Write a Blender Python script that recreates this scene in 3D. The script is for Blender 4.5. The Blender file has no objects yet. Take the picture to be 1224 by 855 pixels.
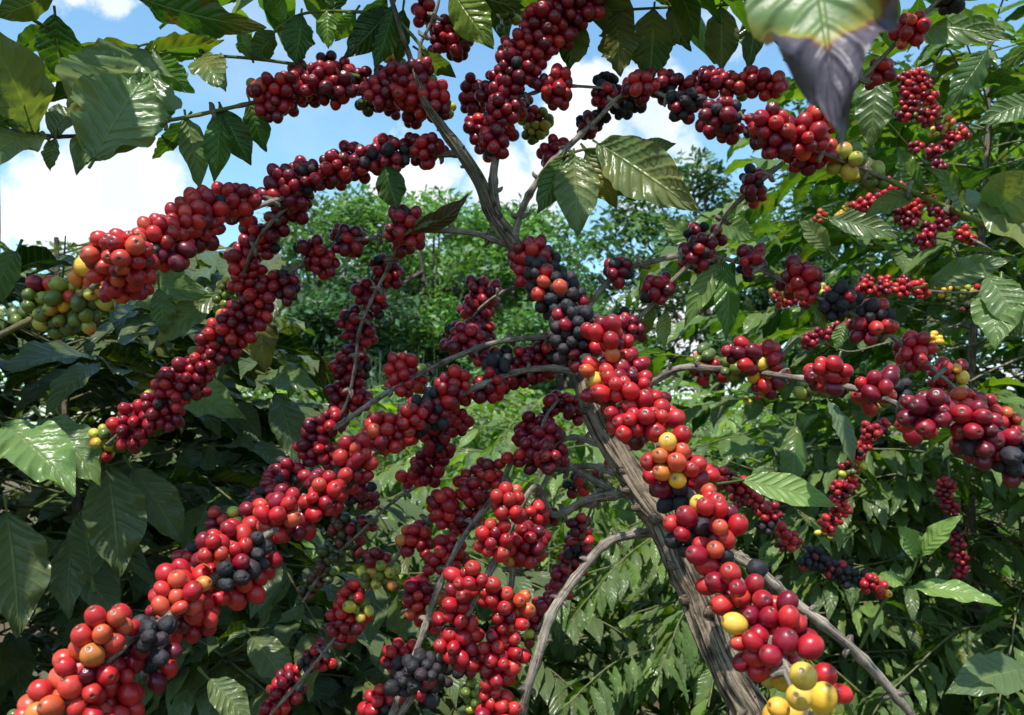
import bpy, math, random
import numpy as np
from mathutils import Vector, Matrix, kdtree, noise as mnoise

rng = np.random.default_rng(11)
random.seed(11)
SC = bpy.context.scene
COL = SC.collection
TH = math.radians(5.0)
CAM = np.array([0.0, 0.0, 1.5])
FW = np.array([0, math.cos(TH), math.sin(TH)])
UP = np.array([0, -math.sin(TH), math.cos(TH)])
RT = np.array([1.0, 0, 0])
FPX = 960.0
BERRY = 0.0148                      # cherry diameter in metres

def P(px, py, d):
    """photo pixel + distance along the view axis -> world point"""
    return CAM + RT * ((px - 612) / FPX * d) - UP * ((py - 427.5) / FPX * d) + FW * d
def proj(p):
    q = np.asarray(p) - CAM
    d = q @ FW
    return 612 + FPX * (q @ RT) / d, 427.5 - FPX * (q @ UP) / d, d
def unit(v):
    v = np.asarray(v, float); return v / (np.linalg.norm(v) + 1e-12)

# ------------------------------------------------------------------ scene graph helpers
def empty(name, loc, label=None, cat=None, group=None):
    o = bpy.data.objects.new(name, None); COL.objects.link(o)
    o.location = loc; o.empty_display_size = 0.1
    if label: o['label'] = label
    if cat: o['category'] = cat
    if group: o['group'] = group
    return o

class MB:
    """collects geometry for one mesh"""
    def __init__(s): s.v = []; s.f = []; s.c = []; s.uv = []; s.n = 0; s.mi = []
    def add(s, v, f, c=None, uv=None, mi=0):
        v = np.asarray(v, float); f = np.asarray(f, int)
        s.v.append(v); s.f.append(f + s.n); s.n += len(v)
        if c is None: c = np.tile([.2, .2, .2, 0], (len(v), 1))
        c = np.asarray(c, float)
        if c.ndim == 1: c = np.tile(c, (len(v), 1))
        s.c.append(c)
        s.uv.append(np.zeros((len(v), 2)) if uv is None else uv)
        s.mi.append(np.full(len(f), mi))
    def build(s, name, mats, parent=None, origin=None):
        me = bpy.data.meshes.new(name)
        v = np.concatenate(s.v); c = np.concatenate(s.c); uv = np.concatenate(s.uv); mi = np.concatenate(s.mi)
        fs = s.f
        org = np.zeros(3) if origin is None else np.asarray(origin, float)
        v = v - org
        nl = sum(f.size for f in fs); nf = sum(len(f) for f in fs)
        loops = np.concatenate([f.ravel() for f in fs])
        tot = np.concatenate([np.full(len(f), f.shape[1]) for f in fs])
        start = np.concatenate([[0], np.cumsum(tot)[:-1]])
        me.vertices.add(len(v)); me.vertices.foreach_set('co', v.ravel())
        me.loops.add(nl); me.loops.foreach_set('vertex_index', loops)
        me.polygons.add(nf); me.polygons.foreach_set('loop_start', start); me.polygons.foreach_set('loop_total', tot)
        me.polygons.foreach_set('material_index', mi)
        me.polygons.foreach_set('use_smooth', np.ones(nf, bool))
        me.update(calc_edges=True)
        a = me.color_attributes.new('Col', 'FLOAT_COLOR', 'POINT'); a.data.foreach_set('color', c.ravel())
        u = me.uv_layers.new(name='UVMap'); u.data.foreach_set('uv', uv[loops].ravel())
        for m in (mats if isinstance(mats, (list, tuple)) else [mats]): me.materials.append(m)
        me.validate()
        o = bpy.data.objects.new(name, me); COL.objects.link(o)
        ploc = np.zeros(3)
        if parent is not None:
            o.parent = parent
            p = parent
            while p is not None: ploc = ploc + np.array(p.location); p = p.parent
        o.location = org - ploc
        return o

# ------------------------------------------------------------------ geometry generators
def smooth_path(pts, sub=6):
    pts = np.asarray(pts, float)
    if len(pts) < 3:
        t = np.linspace(0, 1, sub + 1)[:, None]; return pts[0] * (1 - t) + pts[1] * t
    ext = np.vstack([2 * pts[0] - pts[1], pts, 2 * pts[-1] - pts[-2]])
    out = []
    for i in range(1, len(ext) - 2):
        p0, p1, p2, p3 = ext[i - 1:i + 3]
        for k in range(sub):
            t = k / sub
            out.append(.5 * ((2 * p1) + (-p0 + p2) * t + (2 * p0 - 5 * p1 + 4 * p2 - p3) * t * t + (-p0 + 3 * p1 - 3 * p2 + p3) * t ** 3))
    out.append(pts[-1]); return np.array(out)

def tube(mb, path, rad, col, sides=8, rough=0.0, knots=None, sub=6, mi=0, seed=0, fib=0):
    """path Nx3 control, rad N; catmull smoothed; knots: spacing in m of node swellings"""
    q = smooth_path(np.column_stack([path, rad]), sub)
    p = q[:, :3]; r = np.clip(q[:, 3], 1e-4, None)
    seg = np.linalg.norm(np.diff(p, axis=0), axis=1); L = np.concatenate([[0], np.cumsum(seg)])
    if knots:
        r = r * (1 + .35 * np.exp(-((((L + seed * .013) % knots) - knots / 2) / .0035) ** 2))
    T = np.gradient(p, axis=0); T /= np.linalg.norm(T, axis=1)[:, None] + 1e-12
    n = unit(np.cross(T[0], [0.3, 0.2, 1])); N = []
    for t in T:
        n = unit(n - t * (n @ t)); N.append(n)
    N = np.array(N); B = np.cross(T, N)
    a = np.linspace(0, 2 * math.pi, sides, endpoint=False)
    rr = r[:, None] * np.ones((1, sides))
    if rough:
        for i in range(len(p)):
            for j in range(sides):
                w = Vector((math.cos(a[j]) * 3.2, math.sin(a[j]) * 3.2, L[i] * 14 + seed * 7))
                w2 = Vector((math.cos(a[j]) * 1.2 + 9, math.sin(a[j]) * 1.2, L[i] * 45 + seed))
                rr[i, j] *= 1 + rough * (mnoise.noise(w) * 1.3 + mnoise.noise(w2) * .7)
    if fib:
        for i in range(len(p)):
            for j in range(sides):
                s_ = r[i] / .02
                w = Vector((math.cos(a[j] + L[i] * 1.5) * 3.6 * s_, math.sin(a[j] + L[i] * 1.5) * 3.6 * s_, L[i] * 9)); w2 = w * 2.3
                rr[i, j] *= 1 + fib * ((1 - 2.2 * abs(mnoise.noise(w))) * .8 + (1 - 2.2 * abs(mnoise.noise(w2))) * .5 - .6)
    V = p[:, None, :] + rr[..., None] * (np.cos(a)[None, :, None] * N[:, None, :] + np.sin(a)[None, :, None] * B[:, None, :])
    V = V.reshape(-1, 3)
    m = len(p); idx = np.arange(m * sides).reshape(m, sides)
    f = np.stack([idx[:-1], np.roll(idx[:-1], -1, 1), np.roll(idx[1:], -1, 1), idx[1:]], -1).reshape(-1, 4)
    uv = np.column_stack([np.tile(a / (2 * math.pi), m), np.repeat(L, sides)])
    mb.add(V, f, col, uv, mi)
    for e, s in ((0, 1), (m - 1, -1)):
        ring = idx[e]; c = len(V)
        vv = np.vstack([V[ring], p[e] + T[e] * (-s) * r[e] * .5])
        ff = np.array([[k, sides, (k + 1) % sides] if s > 0 else [k, (k + 1) % sides, sides] for k in range(sides)])
        mb.add(vv, ff, col, np.tile(uv[ring[0]], (sides + 1, 1)), mi)

_leafcache = {}
def leaf(mb, base, tip, nrm, width, nu=10, nv=4, arch=.06, fold=.18, ripple=.05, wave=.08, col=(.05, .09, .02), dis=0.0, jag=0.0, petiole=0, twist=0, seed=None, mi=0, pcol=None):
    """one coffee leaf: width = full width / length"""
    g = rng if seed is None else np.random.default_rng(seed)
    base = np.asarray(base, float); tip = np.asarray(tip, float)
    ax = tip - base; L = np.linalg.norm(ax); ax = ax / (L + 1e-9)
    n = np.asarray(nrm, float); n = unit(n - ax * (n @ ax)); sd = np.cross(ax, n)
    k = (nu, nv)
    if k not in _leafcache:
        u = np.linspace(0, 1, nu + 1); v = np.linspace(-1, 1, nv + 1)
        U, Vv = np.meshgrid(u, v, indexing='ij')
        idx = np.arange((nu + 1) * (nv + 1)).reshape(nu + 1, nv + 1)
        f = np.stack([idx[:-1, :-1], idx[1:, :-1], idx[1:, 1:], idx[:-1, 1:]], -1).reshape(-1, 4)
        pr = np.sin(math.pi * np.clip(U, 0, 1) ** .92) ** .8 * (1 - .45 * np.clip((U - .62) / .38, 0, 1) ** 1.2)
        pr = pr + .012
        _leafcache[k] = (U.ravel(), Vv.ravel(), f, pr.ravel())
    U, V, f, pr = _leafcache[k]
    hw = pr * width * L * .5
    ph = g.uniform(0, 6.28, 3)
    if jag:
        e = np.array([mnoise.noise(Vector((x * 7 + ph[0] * 5, ph[1] * 3 + (3 if y > 0 else 0), 0))) for x, y in zip(U, V)])
        e2 = np.array([mnoise.noise(Vector((x * 19 + ph[0] * 5, ph[2] * 3 + (3 if y > 0 else 0), 4))) for x, y in zip(U, V)])
        hw = hw * (1 - jag * np.clip(e + .5 * e2, -.2, 1) * np.abs(V))
    av = np.abs(V); ww = width * L * .5
    z = arch * L * 4 * U * (1 - U) + fold * av * hw
    z = z + ripple * ww * np.sin(2 * math.pi * 8.5 * (U - .22 * av)) * np.sin(math.pi * np.clip(av, 0, 1) * .9)
    z = z + wave * ww * av ** 2 * (np.sin(2 * math.pi * (3.1 * U) + ph[0] + (V > 0) * 2.1) + .5 * np.sin(2 * math.pi * 5.3 * U + ph[1]))
    latx = V * hw
    bend = twist * U * latx
    pos = base + ax * (U * L)[:, None] + sd * latx[:, None] + n * (z + bend)[:, None]
    c = np.tile([*col, dis], (len(U), 1))
    mb.add(pos, f, c, np.column_stack([V * .5 + .5, U]), mi)
    if petiole:
        b0 = base - ax * petiole
        tube(mb, [b0, base + ax * .004, base + ax * L * .3 + n * (arch * L * .8)], [petiole * .1 + .0006, .0011, .0006], [*(pcol or (.10, .14, .03)), 0], sides=5, sub=2)

def berry_template(nl, nt):
    th = np.linspace(0, math.pi, nt + 1)[1:-1]
    a = np.linspace(0, 2 * math.pi, nl, endpoint=False)
    th = np.concatenate([[.13, .24], th[th > .36]])
    V = [[0, 0, 1.02]]; nav = [1.0]
    for t in th:
        z = math.cos(t) * 1.12; r = math.sin(t)
        if t < .18: z -= .08
        elif t < .30: z += .02
        if z < 0: r *= 1 + .05 * z
        for x in a: V.append([r * math.cos(x), r * math.sin(x), z]); nav.append(1.0 if t < .18 else (.6 if t < .30 else 0.0))
    V.append([0, 0, -1.08]); nav.append(0)
    m = len(th); F = []
    idx = 1 + np.arange(m * nl).reshape(m, nl)
    for i in range(m - 1):
        for j in range(nl): F.append([idx[i, j], idx[i + 1, j], idx[i + 1, (j + 1) % nl], idx[i, (j + 1) % nl]])
    T = [[0, idx[0, j], idx[0, (j + 1) % nl]] for j in range(nl)] + [[len(V) - 1, idx[-1, (j + 1) % nl], idx[-1, j]] for j in range(nl)]
    return np.array(V), np.array(F), np.array(T), np.array(nav)
TB = {'hi': berry_template(20, 14), 'mid': berry_template(14, 10), 'lo': berry_template(8, 6)}

PAL = {  # base colours (linear) of the fruit, by ripeness; D has shade darkened in
    'R': [(.42, .012, .018), (.47, .018, .020), (.32, .008, .016), (.36, .010, .020), (.44, .026, .024)],
    'C': [(.22, .006, .022), (.16, .004, .018), (.27, .008, .022), (.11, .004, .016)],
    'S': [(.50, .045, .030), (.47, .028, .024), (.52, .075, .036), (.42, .018, .022)],
    'O': [(.56, .13, .035), (.52, .085, .03), (.58, .19, .04)],
    'Y': [(.74, .44, .045), (.68, .42, .06), (.72, .36, .045)],
    'y': [(.38, .40, .06), (.48, .42, .06), (.30, .34, .05)],
    'G': [(.10, .15, .025), (.14, .18, .03), (.08, .12, .03)],
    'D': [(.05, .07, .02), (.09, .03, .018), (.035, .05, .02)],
    'K': [(.010, .009, .013), (.016, .012, .016), (.008, .008, .012), (.022, .010, .014)],
}
def add_berry(mb, p, r, axis, kind, lod='mid'):
    V, F, T, nav = TB['hi' if kind == 'K' and lod == 'mid' else lod]
    ax = unit(axis); s = unit(np.cross(ax, [.31, .2, .9])); t = np.cross(ax, s)
    Rm = np.array([s, t, ax])
    c = np.array(PAL[kind][rng.integers(len(PAL[kind]))]) * rng.uniform(.85, 1.12)
    v = V * np.array([rng.uniform(.94, 1.05), rng.uniform(.92, 1.04), rng.uniform(.98, 1.14)])
    mi = 0
    if kind == 'K':
        mi = 1; o = rng.uniform(0, 50)
        d = np.array([mnoise.noise(Vector((x * 1.7 + o, y * 1.7, z * 1.7))) + .6 * mnoise.noise(Vector((x * 4 + o, y * 4, z * 1.5))) for x, y, z in V])
        v = v * (0.97 + .11 * d)[:, None]
    cc = np.tile([*c, 0.0], (len(V), 1))
    # side of the cherry that ripens later: a fruit's own two-tone skin
    if kind in 'OySR' and rng.random() < .5:
        o = np.array(PAL['R'][0] if kind in 'OS' else PAL['C'][0] if kind == 'R' else PAL['O'][0]); d = unit(rng.normal(size=3))
        w = np.clip((V @ d) * 1.0 + rng.uniform(-.5, .3), 0, 1)[:, None]
        cc[:, :3] = cc[:, :3] * (1 - w) + o * w
    nv = nav[:, None]
    dark = np.array([.05, .03, .02]) if kind != 'K' else np.array([.006, .006, .008])
    cc[:, :3] = cc[:, :3] * (1 - nv * .85) + dark * nv * .85
    cc[:, 3] = rng.uniform(0, 1)
    W = (v * r) @ Rm + p
    mb.add(W, F, cc, None, mi); mb.add(W[np.unique(T)] if False else W, T, cc, None, mi)

# ------------------------------------------------------------------ materials
def newmat(name):
    m = bpy.data.materials.new(name); m.use_nodes = True
    nt = m.node_tree; nt.nodes.clear()
    out = nt.nodes.new('ShaderNodeOutputMaterial')
    return m, nt, out
def N(nt, t, **k):
    n = nt.nodes.new(t)
    for a, b in k.items(): setattr(n, a, b)
    return n
def mth(nt, op, a, b=None, c=None, clamp=False):
    n = N(nt, 'ShaderNodeMath', operation=op, use_clamp=clamp)
    for i, x in enumerate((a, b, c)):
        if x is None: continue
        if isinstance(x, (int, float)): n.inputs[i].default_value = x
        else: nt.links.new(x, n.inputs[i])
    return n.outputs[0]
def mixc(nt, f, a, b, mode='MIX'):
    n = N(nt, 'ShaderNodeMix', data_type='RGBA', blend_type=mode)
    for s, x in ((0, f), (6, a), (7, b)):
        if isinstance(x, (int, float)): n.inputs[s].default_value = x
        elif isinstance(x, tuple): n.inputs[s].default_value = (*x, 1) if len(x) == 3 else x
        else: nt.links.new(x, n.inputs[s])
    return n.outputs[2]
def rampn(nt, x, lo, hi):
    n = N(nt, 'ShaderNodeMapRange', interpolation_type='SMOOTHSTEP')
    nt.links.new(x, n.inputs[0]); n.inputs[1].default_value = lo; n.inputs[2].default_value = hi
    return n.outputs[0]
def tex(nt, scale, detail=3, rough=.55, vec=None, kind='ShaderNodeTexNoise'):
    n = N(nt, kind); n.inputs['Scale'].default_value = scale
    if 'Detail' in n.inputs: n.inputs['Detail'].default_value = detail; n.inputs['Roughness'].default_value = rough
    if vec is not None: nt.links.new(vec, n.inputs['Vector'])
    return n

def mat_berry():
    m, nt, out = newmat('cherry_skin'); L = nt.links
    b = N(nt, 'ShaderNodeBsdfPrincipled'); a = N(nt, 'ShaderNodeVertexColor', layer_name='Col')
    tc = N(nt, 'ShaderNodeNewGeometry')
    n1 = tex(nt, 130, 3, .6, tc.outputs['Position']); n2 = tex(nt, 1400, 2, .6, tc.outputs['Position'])
    col = mixc(nt, mth(nt, 'MULTIPLY', rampn(nt, n1.outputs[0], .45, .72), .55), a.outputs[0], mixc(nt, 1.0, a.outputs[0], (.55, .45, .6), 'MULTIPLY'))
    n5 = tex(nt, 75, 2, .5, tc.outputs['Position'])
    col = mixc(nt, mth(nt, 'MULTIPLY', rampn(nt, n5.outputs[0], .54, .72), .45), col, mixc(nt, 1.0, a.outputs[0], (.07, .028, .006), 'ADD'))
    spk = rampn(nt, n2.outputs[0], .68, .74)
    col = mixc(nt, mth(nt, 'MULTIPLY', spk, .35), col, (.35, .18, .08))
    L.new(col, b.inputs['Base Color'])
    L.new(mth(nt, 'MULTIPLY_ADD', n1.outputs[0], .42, .14), b.inputs['Roughness'])
    b.inputs['IOR'].default_value = 1.45
    b.inputs['Subsurface Weight'].default_value = .12; b.inputs['Subsurface Radius'].default_value = (.6, .15, .08); b.inputs['Subsurface Scale'].default_value = .004
    bp = N(nt, 'ShaderNodeBump'); bp.inputs['Strength'].default_value = .12; bp.inputs['Distance'].default_value = .0006
    n3 = tex(nt, 420, 3, .6, tc.outputs['Position']); L.new(n3.outputs[0], bp.inputs['Height']); L.new(bp.outputs[0], b.inputs['Normal'])
    L.new(b.outputs[0], out.inputs[0]); return m
def mat_dry():
    m, nt, out = newmat('dried_cherry_skin'); L = nt.links
    b = N(nt, 'ShaderNodeBsdfPrincipled'); a = N(nt, 'ShaderNodeVertexColor', layer_name='Col'); tc = N(nt, 'ShaderNodeNewGeometry')
    n1 = tex(nt, 330, 4, .65, tc.outputs['Position']); n2 = tex(nt, 90, 3, .6, tc.outputs['Position'])
    col = mixc(nt, rampn(nt, n1.outputs[0], .5, .8), a.outputs[0], (.026, .023, .031))
    L.new(col, b.inputs['Base Color']); L.new(mth(nt, 'MULTIPLY_ADD', n2.outputs[0], .6, .36), b.inputs['Roughness'])
    bp = N(nt, 'ShaderNodeBump'); bp.inputs['Strength'].default_value = .8; bp.inputs['Distance'].default_value = .0014
    L.new(n1.outputs[0], bp.inputs['Height']); L.new(bp.outputs[0], b.inputs['Normal'])
    L.new(b.outputs[0], out.inputs[0]); return m
def mat_leaf(name='coffee_leaf', trans=.28, rough=.30, simple=False, dead=False):
    m, nt, out = newmat(name); L = nt.links
    b = N(nt, 'ShaderNodeBsdfPrincipled'); a = N(nt, 'ShaderNodeVertexColor', layer_name='Col'); g = N(nt, 'ShaderNodeNewGeometry')
    uv = N(nt, 'ShaderNodeUVMap'); sp = N(nt, 'ShaderNodeSeparateXYZ'); L.new(uv.outputs[0], sp.inputs[0])
    av = mth(nt, 'ABSOLUTE', mth(nt, 'MULTIPLY_ADD', sp.outputs[0], 2, -1))
    w = mth(nt, 'SUBTRACT', sp.outputs[1], mth(nt, 'MULTIPLY', av, .20))
    fr = mth(nt, 'ABSOLUTE', mth(nt, 'SUBTRACT', mth(nt, 'FRACT', mth(nt, 'MULTIPLY', w, 9.0)), .5))   # 0 at vein
    side = mth(nt, 'SUBTRACT', 1, rampn(nt, fr, .02, .09))
    mid = mth(nt, 'SUBTRACT', 1, rampn(nt, av, .015, .06))
    vein = mth(nt, 'MAXIMUM', mid, mth(nt, 'MULTIPLY', side, .45))
    n1 = tex(nt, 28, 4, .6, g.outputs['Position']); n2 = tex(nt, 130, 3, .6, g.outputs['Position']); n4 = tex(nt, 9, 2, .5, g.outputs['Position'])
    base = mixc(nt, n1.outputs[0], mixc(nt, 1.0, a.outputs[0], (.72, .80, .9), 'MULTIPLY'), mixc(nt, 1.0, a.outputs[0], (1.3, 1.2, .9), 'MULTIPLY'))
    under = mixc(nt, .55, base, (.13, .17, .075))
    base = mixc(nt, g.outputs['Backfacing'], base, under)
    base = mixc(nt, mth(nt, 'MULTIPLY', vein, .55), base, (.17, .22, .07))
    # blotches, rust spots and brown margins where a leaf is sick (alpha of Col)
    edge = rampn(nt, mth(nt, 'ADD', av, mth(nt, 'MULTIPLY', n1.outputs[0], .5)), 1.22, 1.30)
    spot = rampn(nt, n2.outputs[0], .64, .70)
    blot = rampn(nt, n1.outputs[0], .60, .68)
    base = mixc(nt, mth(nt, 'MULTIPLY', mth(nt, 'MULTIPLY', rampn(nt, n4.outputs[0], .5, .66), a.outputs[1]), .8, clamp=True), base, (.24, .19, .04))
    base = mixc(nt, mth(nt, 'MULTIPLY', mth(nt, 'MAXIMUM', mth(nt, 'MAXIMUM', edge, spot), mth(nt, 'MULTIPLY', blot, .7)), a.outputs[1], clamp=True), base, (.11, .045, .02))
    if dead:   # dead grey-violet tip with a rusty rim, following the length of the leaf
        tt = mth(nt, 'ADD', sp.outputs[1], mth(nt, 'MULTIPLY_ADD', n1.outputs[0], .30, mth(nt, 'MULTIPLY', av, .16)))
        rim = rampn(nt, tt, .865, .885); dd = rampn(nt, tt, .88, .90)
        base = mixc(nt, rampn(nt, tt, .78, .87), base, (.22, .20, .03)); base = mixc(nt, rim, base, (.16, .05, .02)); base = mixc(nt, dd, base, mixc(nt, n2.outputs[0], (.02, .014, .022), (.12, .10, .14)))
    L.new(base, b.inputs['Base Color'])
    L.new(mth(nt, 'MULTIPLY_ADD', n1.outputs[0], .26, rough - .14), b.inputs['Roughness'])
    b.inputs['IOR'].default_value = 1.4; b.inputs['Specular IOR Level'].default_value = .4
    hgt = mth(nt, 'ADD', mth(nt, 'MULTIPLY', rampn(nt, fr, 0, .32), .8), mth(nt, 'MULTIPLY', n2.outputs[0], .35))
    hgt = mth(nt, 'SUBTRACT', hgt, mth(nt, 'MULTIPLY', mid, .8))
    bp = N(nt, 'ShaderNodeBump'); bp.inputs['Strength'].default_value = .55; bp.inputs['Distance'].default_value = .0018
    L.new(hgt, bp.inputs['Height']); L.new(bp.outputs[0], b.inputs['Normal'])
    tr = N(nt, 'ShaderNodeBsdfTranslucent'); L.new(mixc(nt, 1.0, base, (2.6, 2.5, .7), 'MULTIPLY'), tr.inputs[0])
    mx = N(nt, 'ShaderNodeMixShader'); mx.inputs[0].default_value = trans
    L.new(b.outputs[0], mx.inputs[1]); L.new(tr.outputs[0], mx.inputs[2]); L.new(mx.outputs[0], out.inputs[0]); return m
def mat_bark(name, c1, c2, scale=1.0, bump=1.0):
    m, nt, out = newmat(name); L = nt.links
    b = N(nt, 'ShaderNodeBsdfPrincipled'); b.inputs['Roughness'].default_value = .85; b.inputs['Specular IOR Level'].default_value = .25
    uv = N(nt, 'ShaderNodeUVMap'); sp = N(nt, 'ShaderNodeSeparateXYZ'); L.new(uv.outputs[0], sp.inputs[0])
    an = mth(nt, 'MULTIPLY', sp.outputs[0], 2 * math.pi)
    cb = N(nt, 'ShaderNodeCombineXYZ')
    L.new(mth(nt, 'MULTIPLY', mth(nt, 'COSINE', an), 1.6), cb.inputs[0]); L.new(mth(nt, 'MULTIPLY', mth(nt, 'SINE', an), 1.6), cb.inputs[1]); L.new(mth(nt, 'MULTIPLY', sp.outputs[1], 6 * scale), cb.inputs[2])
    n1 = tex(nt, 3.2, 6, .68, cb.outputs[0]); g = N(nt, 'ShaderNodeNewGeometry'); n2 = tex(nt, 45 * scale, 5, .65, g.outputs['Position']); n3 = tex(nt, 14 * scale, 3, .6, g.outputs['Position'])
    h = mth(nt, 'ADD', mth(nt, 'MULTIPLY', n1.outputs[0], .8), mth(nt, 'MULTIPLY', n2.outputs[0], .4))
    c = mixc(nt, rampn(nt, h, .50, .70), c1, c2)
    c = mixc(nt, mth(nt, 'MULTIPLY', rampn(nt, n3.outputs[0], .56, .68), .5), c, (.22, .23, .17))
    a = N(nt, 'ShaderNodeVertexColor', layer_name='Col')
    c = mixc(nt, a.outputs[1], c, a.outputs[0])     # young green wood: alpha of Col
    L.new(c, b.inputs['Base Color'])
    bp = N(nt, 'ShaderNodeBump'); bp.inputs['Strength'].default_value = 1; bp.inputs['Distance'].default_value = .010 * bump
    L.new(h, bp.inputs['Height']); L.new(bp.outputs[0], b.inputs['Normal']); L.new(b.outputs[0], out.inputs[0]); return m
def mat_far(name, trans=.3, rough=.5):
    m, nt, out = newmat(name); L = nt.links
    b = N(nt, 'ShaderNodeBsdfPrincipled'); a = N(nt, 'ShaderNodeVertexColor', layer_name='Col'); b.inputs['Roughness'].default_value = rough
    L.new(a.outputs[0], b.inputs['Base Color'])
    tr = N(nt, 'ShaderNodeBsdfTranslucent'); L.new(mixc(nt, 1.0, a.outputs[0], (2.0, 2.0, .9), 'MULTIPLY'), tr.inputs[0])
    mx = N(nt, 'ShaderNodeMixShader'); mx.inputs[0].default_value = trans
    L.new(b.outputs[0], mx.inputs[1]); L.new(tr.outputs[0], mx.inputs[2]); L.new(mx.outputs[0], out.inputs[0]); return m
def mat_ground():
    m, nt, out = newmat('ground_soil'); L = nt.links
    b = N(nt, 'ShaderNodeBsdfPrincipled'); b.inputs['Roughness'].default_value = .95
    g = N(nt, 'ShaderNodeNewGeometry'); n1 = tex(nt, .7, 6, .65, g.outputs['Position']); n2 = tex(nt, 18, 5, .7, g.outputs['Position'])
    c = mixc(nt, rampn(nt, n1.outputs[0], .42, .58), (.10, .055, .03), (.06, .09, .025)); c = mixc(nt, rampn(nt, n2.outputs[0], .4, .7), c, (.13, .09, .05))
    L.new(c, b.inputs['Base Color']); bp = N(nt, 'ShaderNodeBump'); bp.inputs['Distance'].default_value = .05; L.new(n2.outputs[0], bp.inputs['Height']); L.new(bp.outputs[0], b.inputs['Normal'])
    L.new(b.outputs[0], out.inputs[0]); return m

M_B, M_K = mat_berry(), mat_dry()
M_L = mat_leaf(); M_LD = mat_leaf('dying_coffee_leaf', dead=True, rough=.42, trans=.2)
M_BARK = mat_bark('grey_brown_bark', (.035, .022, .014), (.36, .275, .195))
M_BR = mat_bark('branch_bark', (.07, .05, .035), (.46, .39, .32), 1.6, .4)
M_F = mat_far('far_foliage'); M_GR = mat_ground()
M_FB = mat_bark('far_tree_bark', (.06, .045, .035), (.20, .16, .13), .1, 4)
LG = [(.034, .100, .013), (.022, .072, .011), (.052, .130, .014), (.016, .052, .010), (.085, .175, .018)]
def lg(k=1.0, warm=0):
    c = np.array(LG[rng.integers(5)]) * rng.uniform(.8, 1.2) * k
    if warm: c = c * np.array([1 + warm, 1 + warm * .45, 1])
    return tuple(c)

# ------------------------------------------------------------------ MAIN COFFEE TREE (data traced in photo pixels + cherry size = distance)
def dist(s): return FPX * BERRY / s
TRUNK = [(912, 905, .70, .0185), (898, 855, .70, .0180), (874, 812, .705, .0176), (856, 770, .715, .0180), (836, 717, .73, .0172), (815, 672, .74, .0168), (798, 632, .75, .0172), (768, 590, .765, .0150), (742, 548, .78, .0142), (718, 508, .80, .0135), (702, 470, .82, .0130), (694, 435, .84, .0122), (674, 390, .85, .0118), (645, 340, .85, .0104), (612, 290, .84, .0098), (588, 255, .84, .0088), (572, 215, .83, .0080), (549, 180, .82, .0074), (527, 150, .82, .0060), (508, 122, .82, .0042), (494, 80, .83, .0034), (480, 40, .84, .0030), (462, -20, .86, .0028)]
# each branch: (path 'x,y,s,r_mm ...', clusters; one cluster per '|', 'x,y,s,n,mix')
BR = {}
BR['upper left'] = ("530,155,17,3 500,120,17,3 440,106,17,3 370,108,17,2.8 305,122,17,2.6 230,138,17.5,2.6 178,147,18,2.4 130,155,18.5,2.2", """
316,108,17,8,CR;300,97,16,1,y;303,138,16,2,G;326,130,17,6,C|345,105,17,12,CR;358,88,16,8,C;345,126,16,5,C|380,92,17,11,C;372,112,16,6,C;392,73,15,5,C
405,105,17,11,CR;410,85,16,6,C;430,95,16,7,C|455,112,17,11,C;440,128,16,5,CCG;462,92,16,7,C|478,95,17,10,CR;490,112,17,9,R;470,130,15,6,C;495,140,16,8,C
505,85,17,8,CCCG;515,115,17,9,CR;520,128,17,6,C;475,63,15,4,y;500,75,15,2,G;537,130,16,3,y""")
BR['top twig'] = ("508,122,17,2.6 502,62,17,2.3 510,35,17,2.2 520,5,17,2.0 528,-30,17,1.8", """
505,15,16,6,CR;513,27,15,3,CCY|535,42,16,7,C;528,55,16,4,C;550,60,16,7,C|572,25,15,2,CyY;582,37,14,3,yG""")
BR['top'] = ("594,258,17,6 590,215,17,5.5 592,180,17,5 596,150,17,4.5 605,115,17,4 625,75,17,3.5 655,35,17,3 700,0,17,3 740,-40,17,2.5", """
590,172,17,9,CCR;570,152,16,8,C;602,155,16,6,CR;583,180,16,5,C|600,130,17,12,C;585,118,16,8,C;615,135,16,7,CR;560,125,15,8,C;556,108,15,4,C|612,98,17,12,C;592,98,16,6,C;615,75,17,9,C;632,80,17,6,C
628,52,17,11,C;650,52,17,8,CR;605,60,16,4,C|655,22,17,12,C;640,28,17,7,R;668,40,17,7,C|690,15,17,11,C;700,0,17,9,C;680,-5,17,6,C;722,-4,16,9,K|637,150,14,5,CRy;648,157,14,7,y;630,140,14,5,C;640,165,14,4,G
600,18,15,5,G;594,30,14,2,G""")
BR['trunk sprig'] = ("612,120,17,2.4 640,112,17,2.2 668,105,17,2.0 720,104,17,2", """663,100,17,9,CR;668,118,17,4,C;655,95,17,2,C""")
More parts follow.
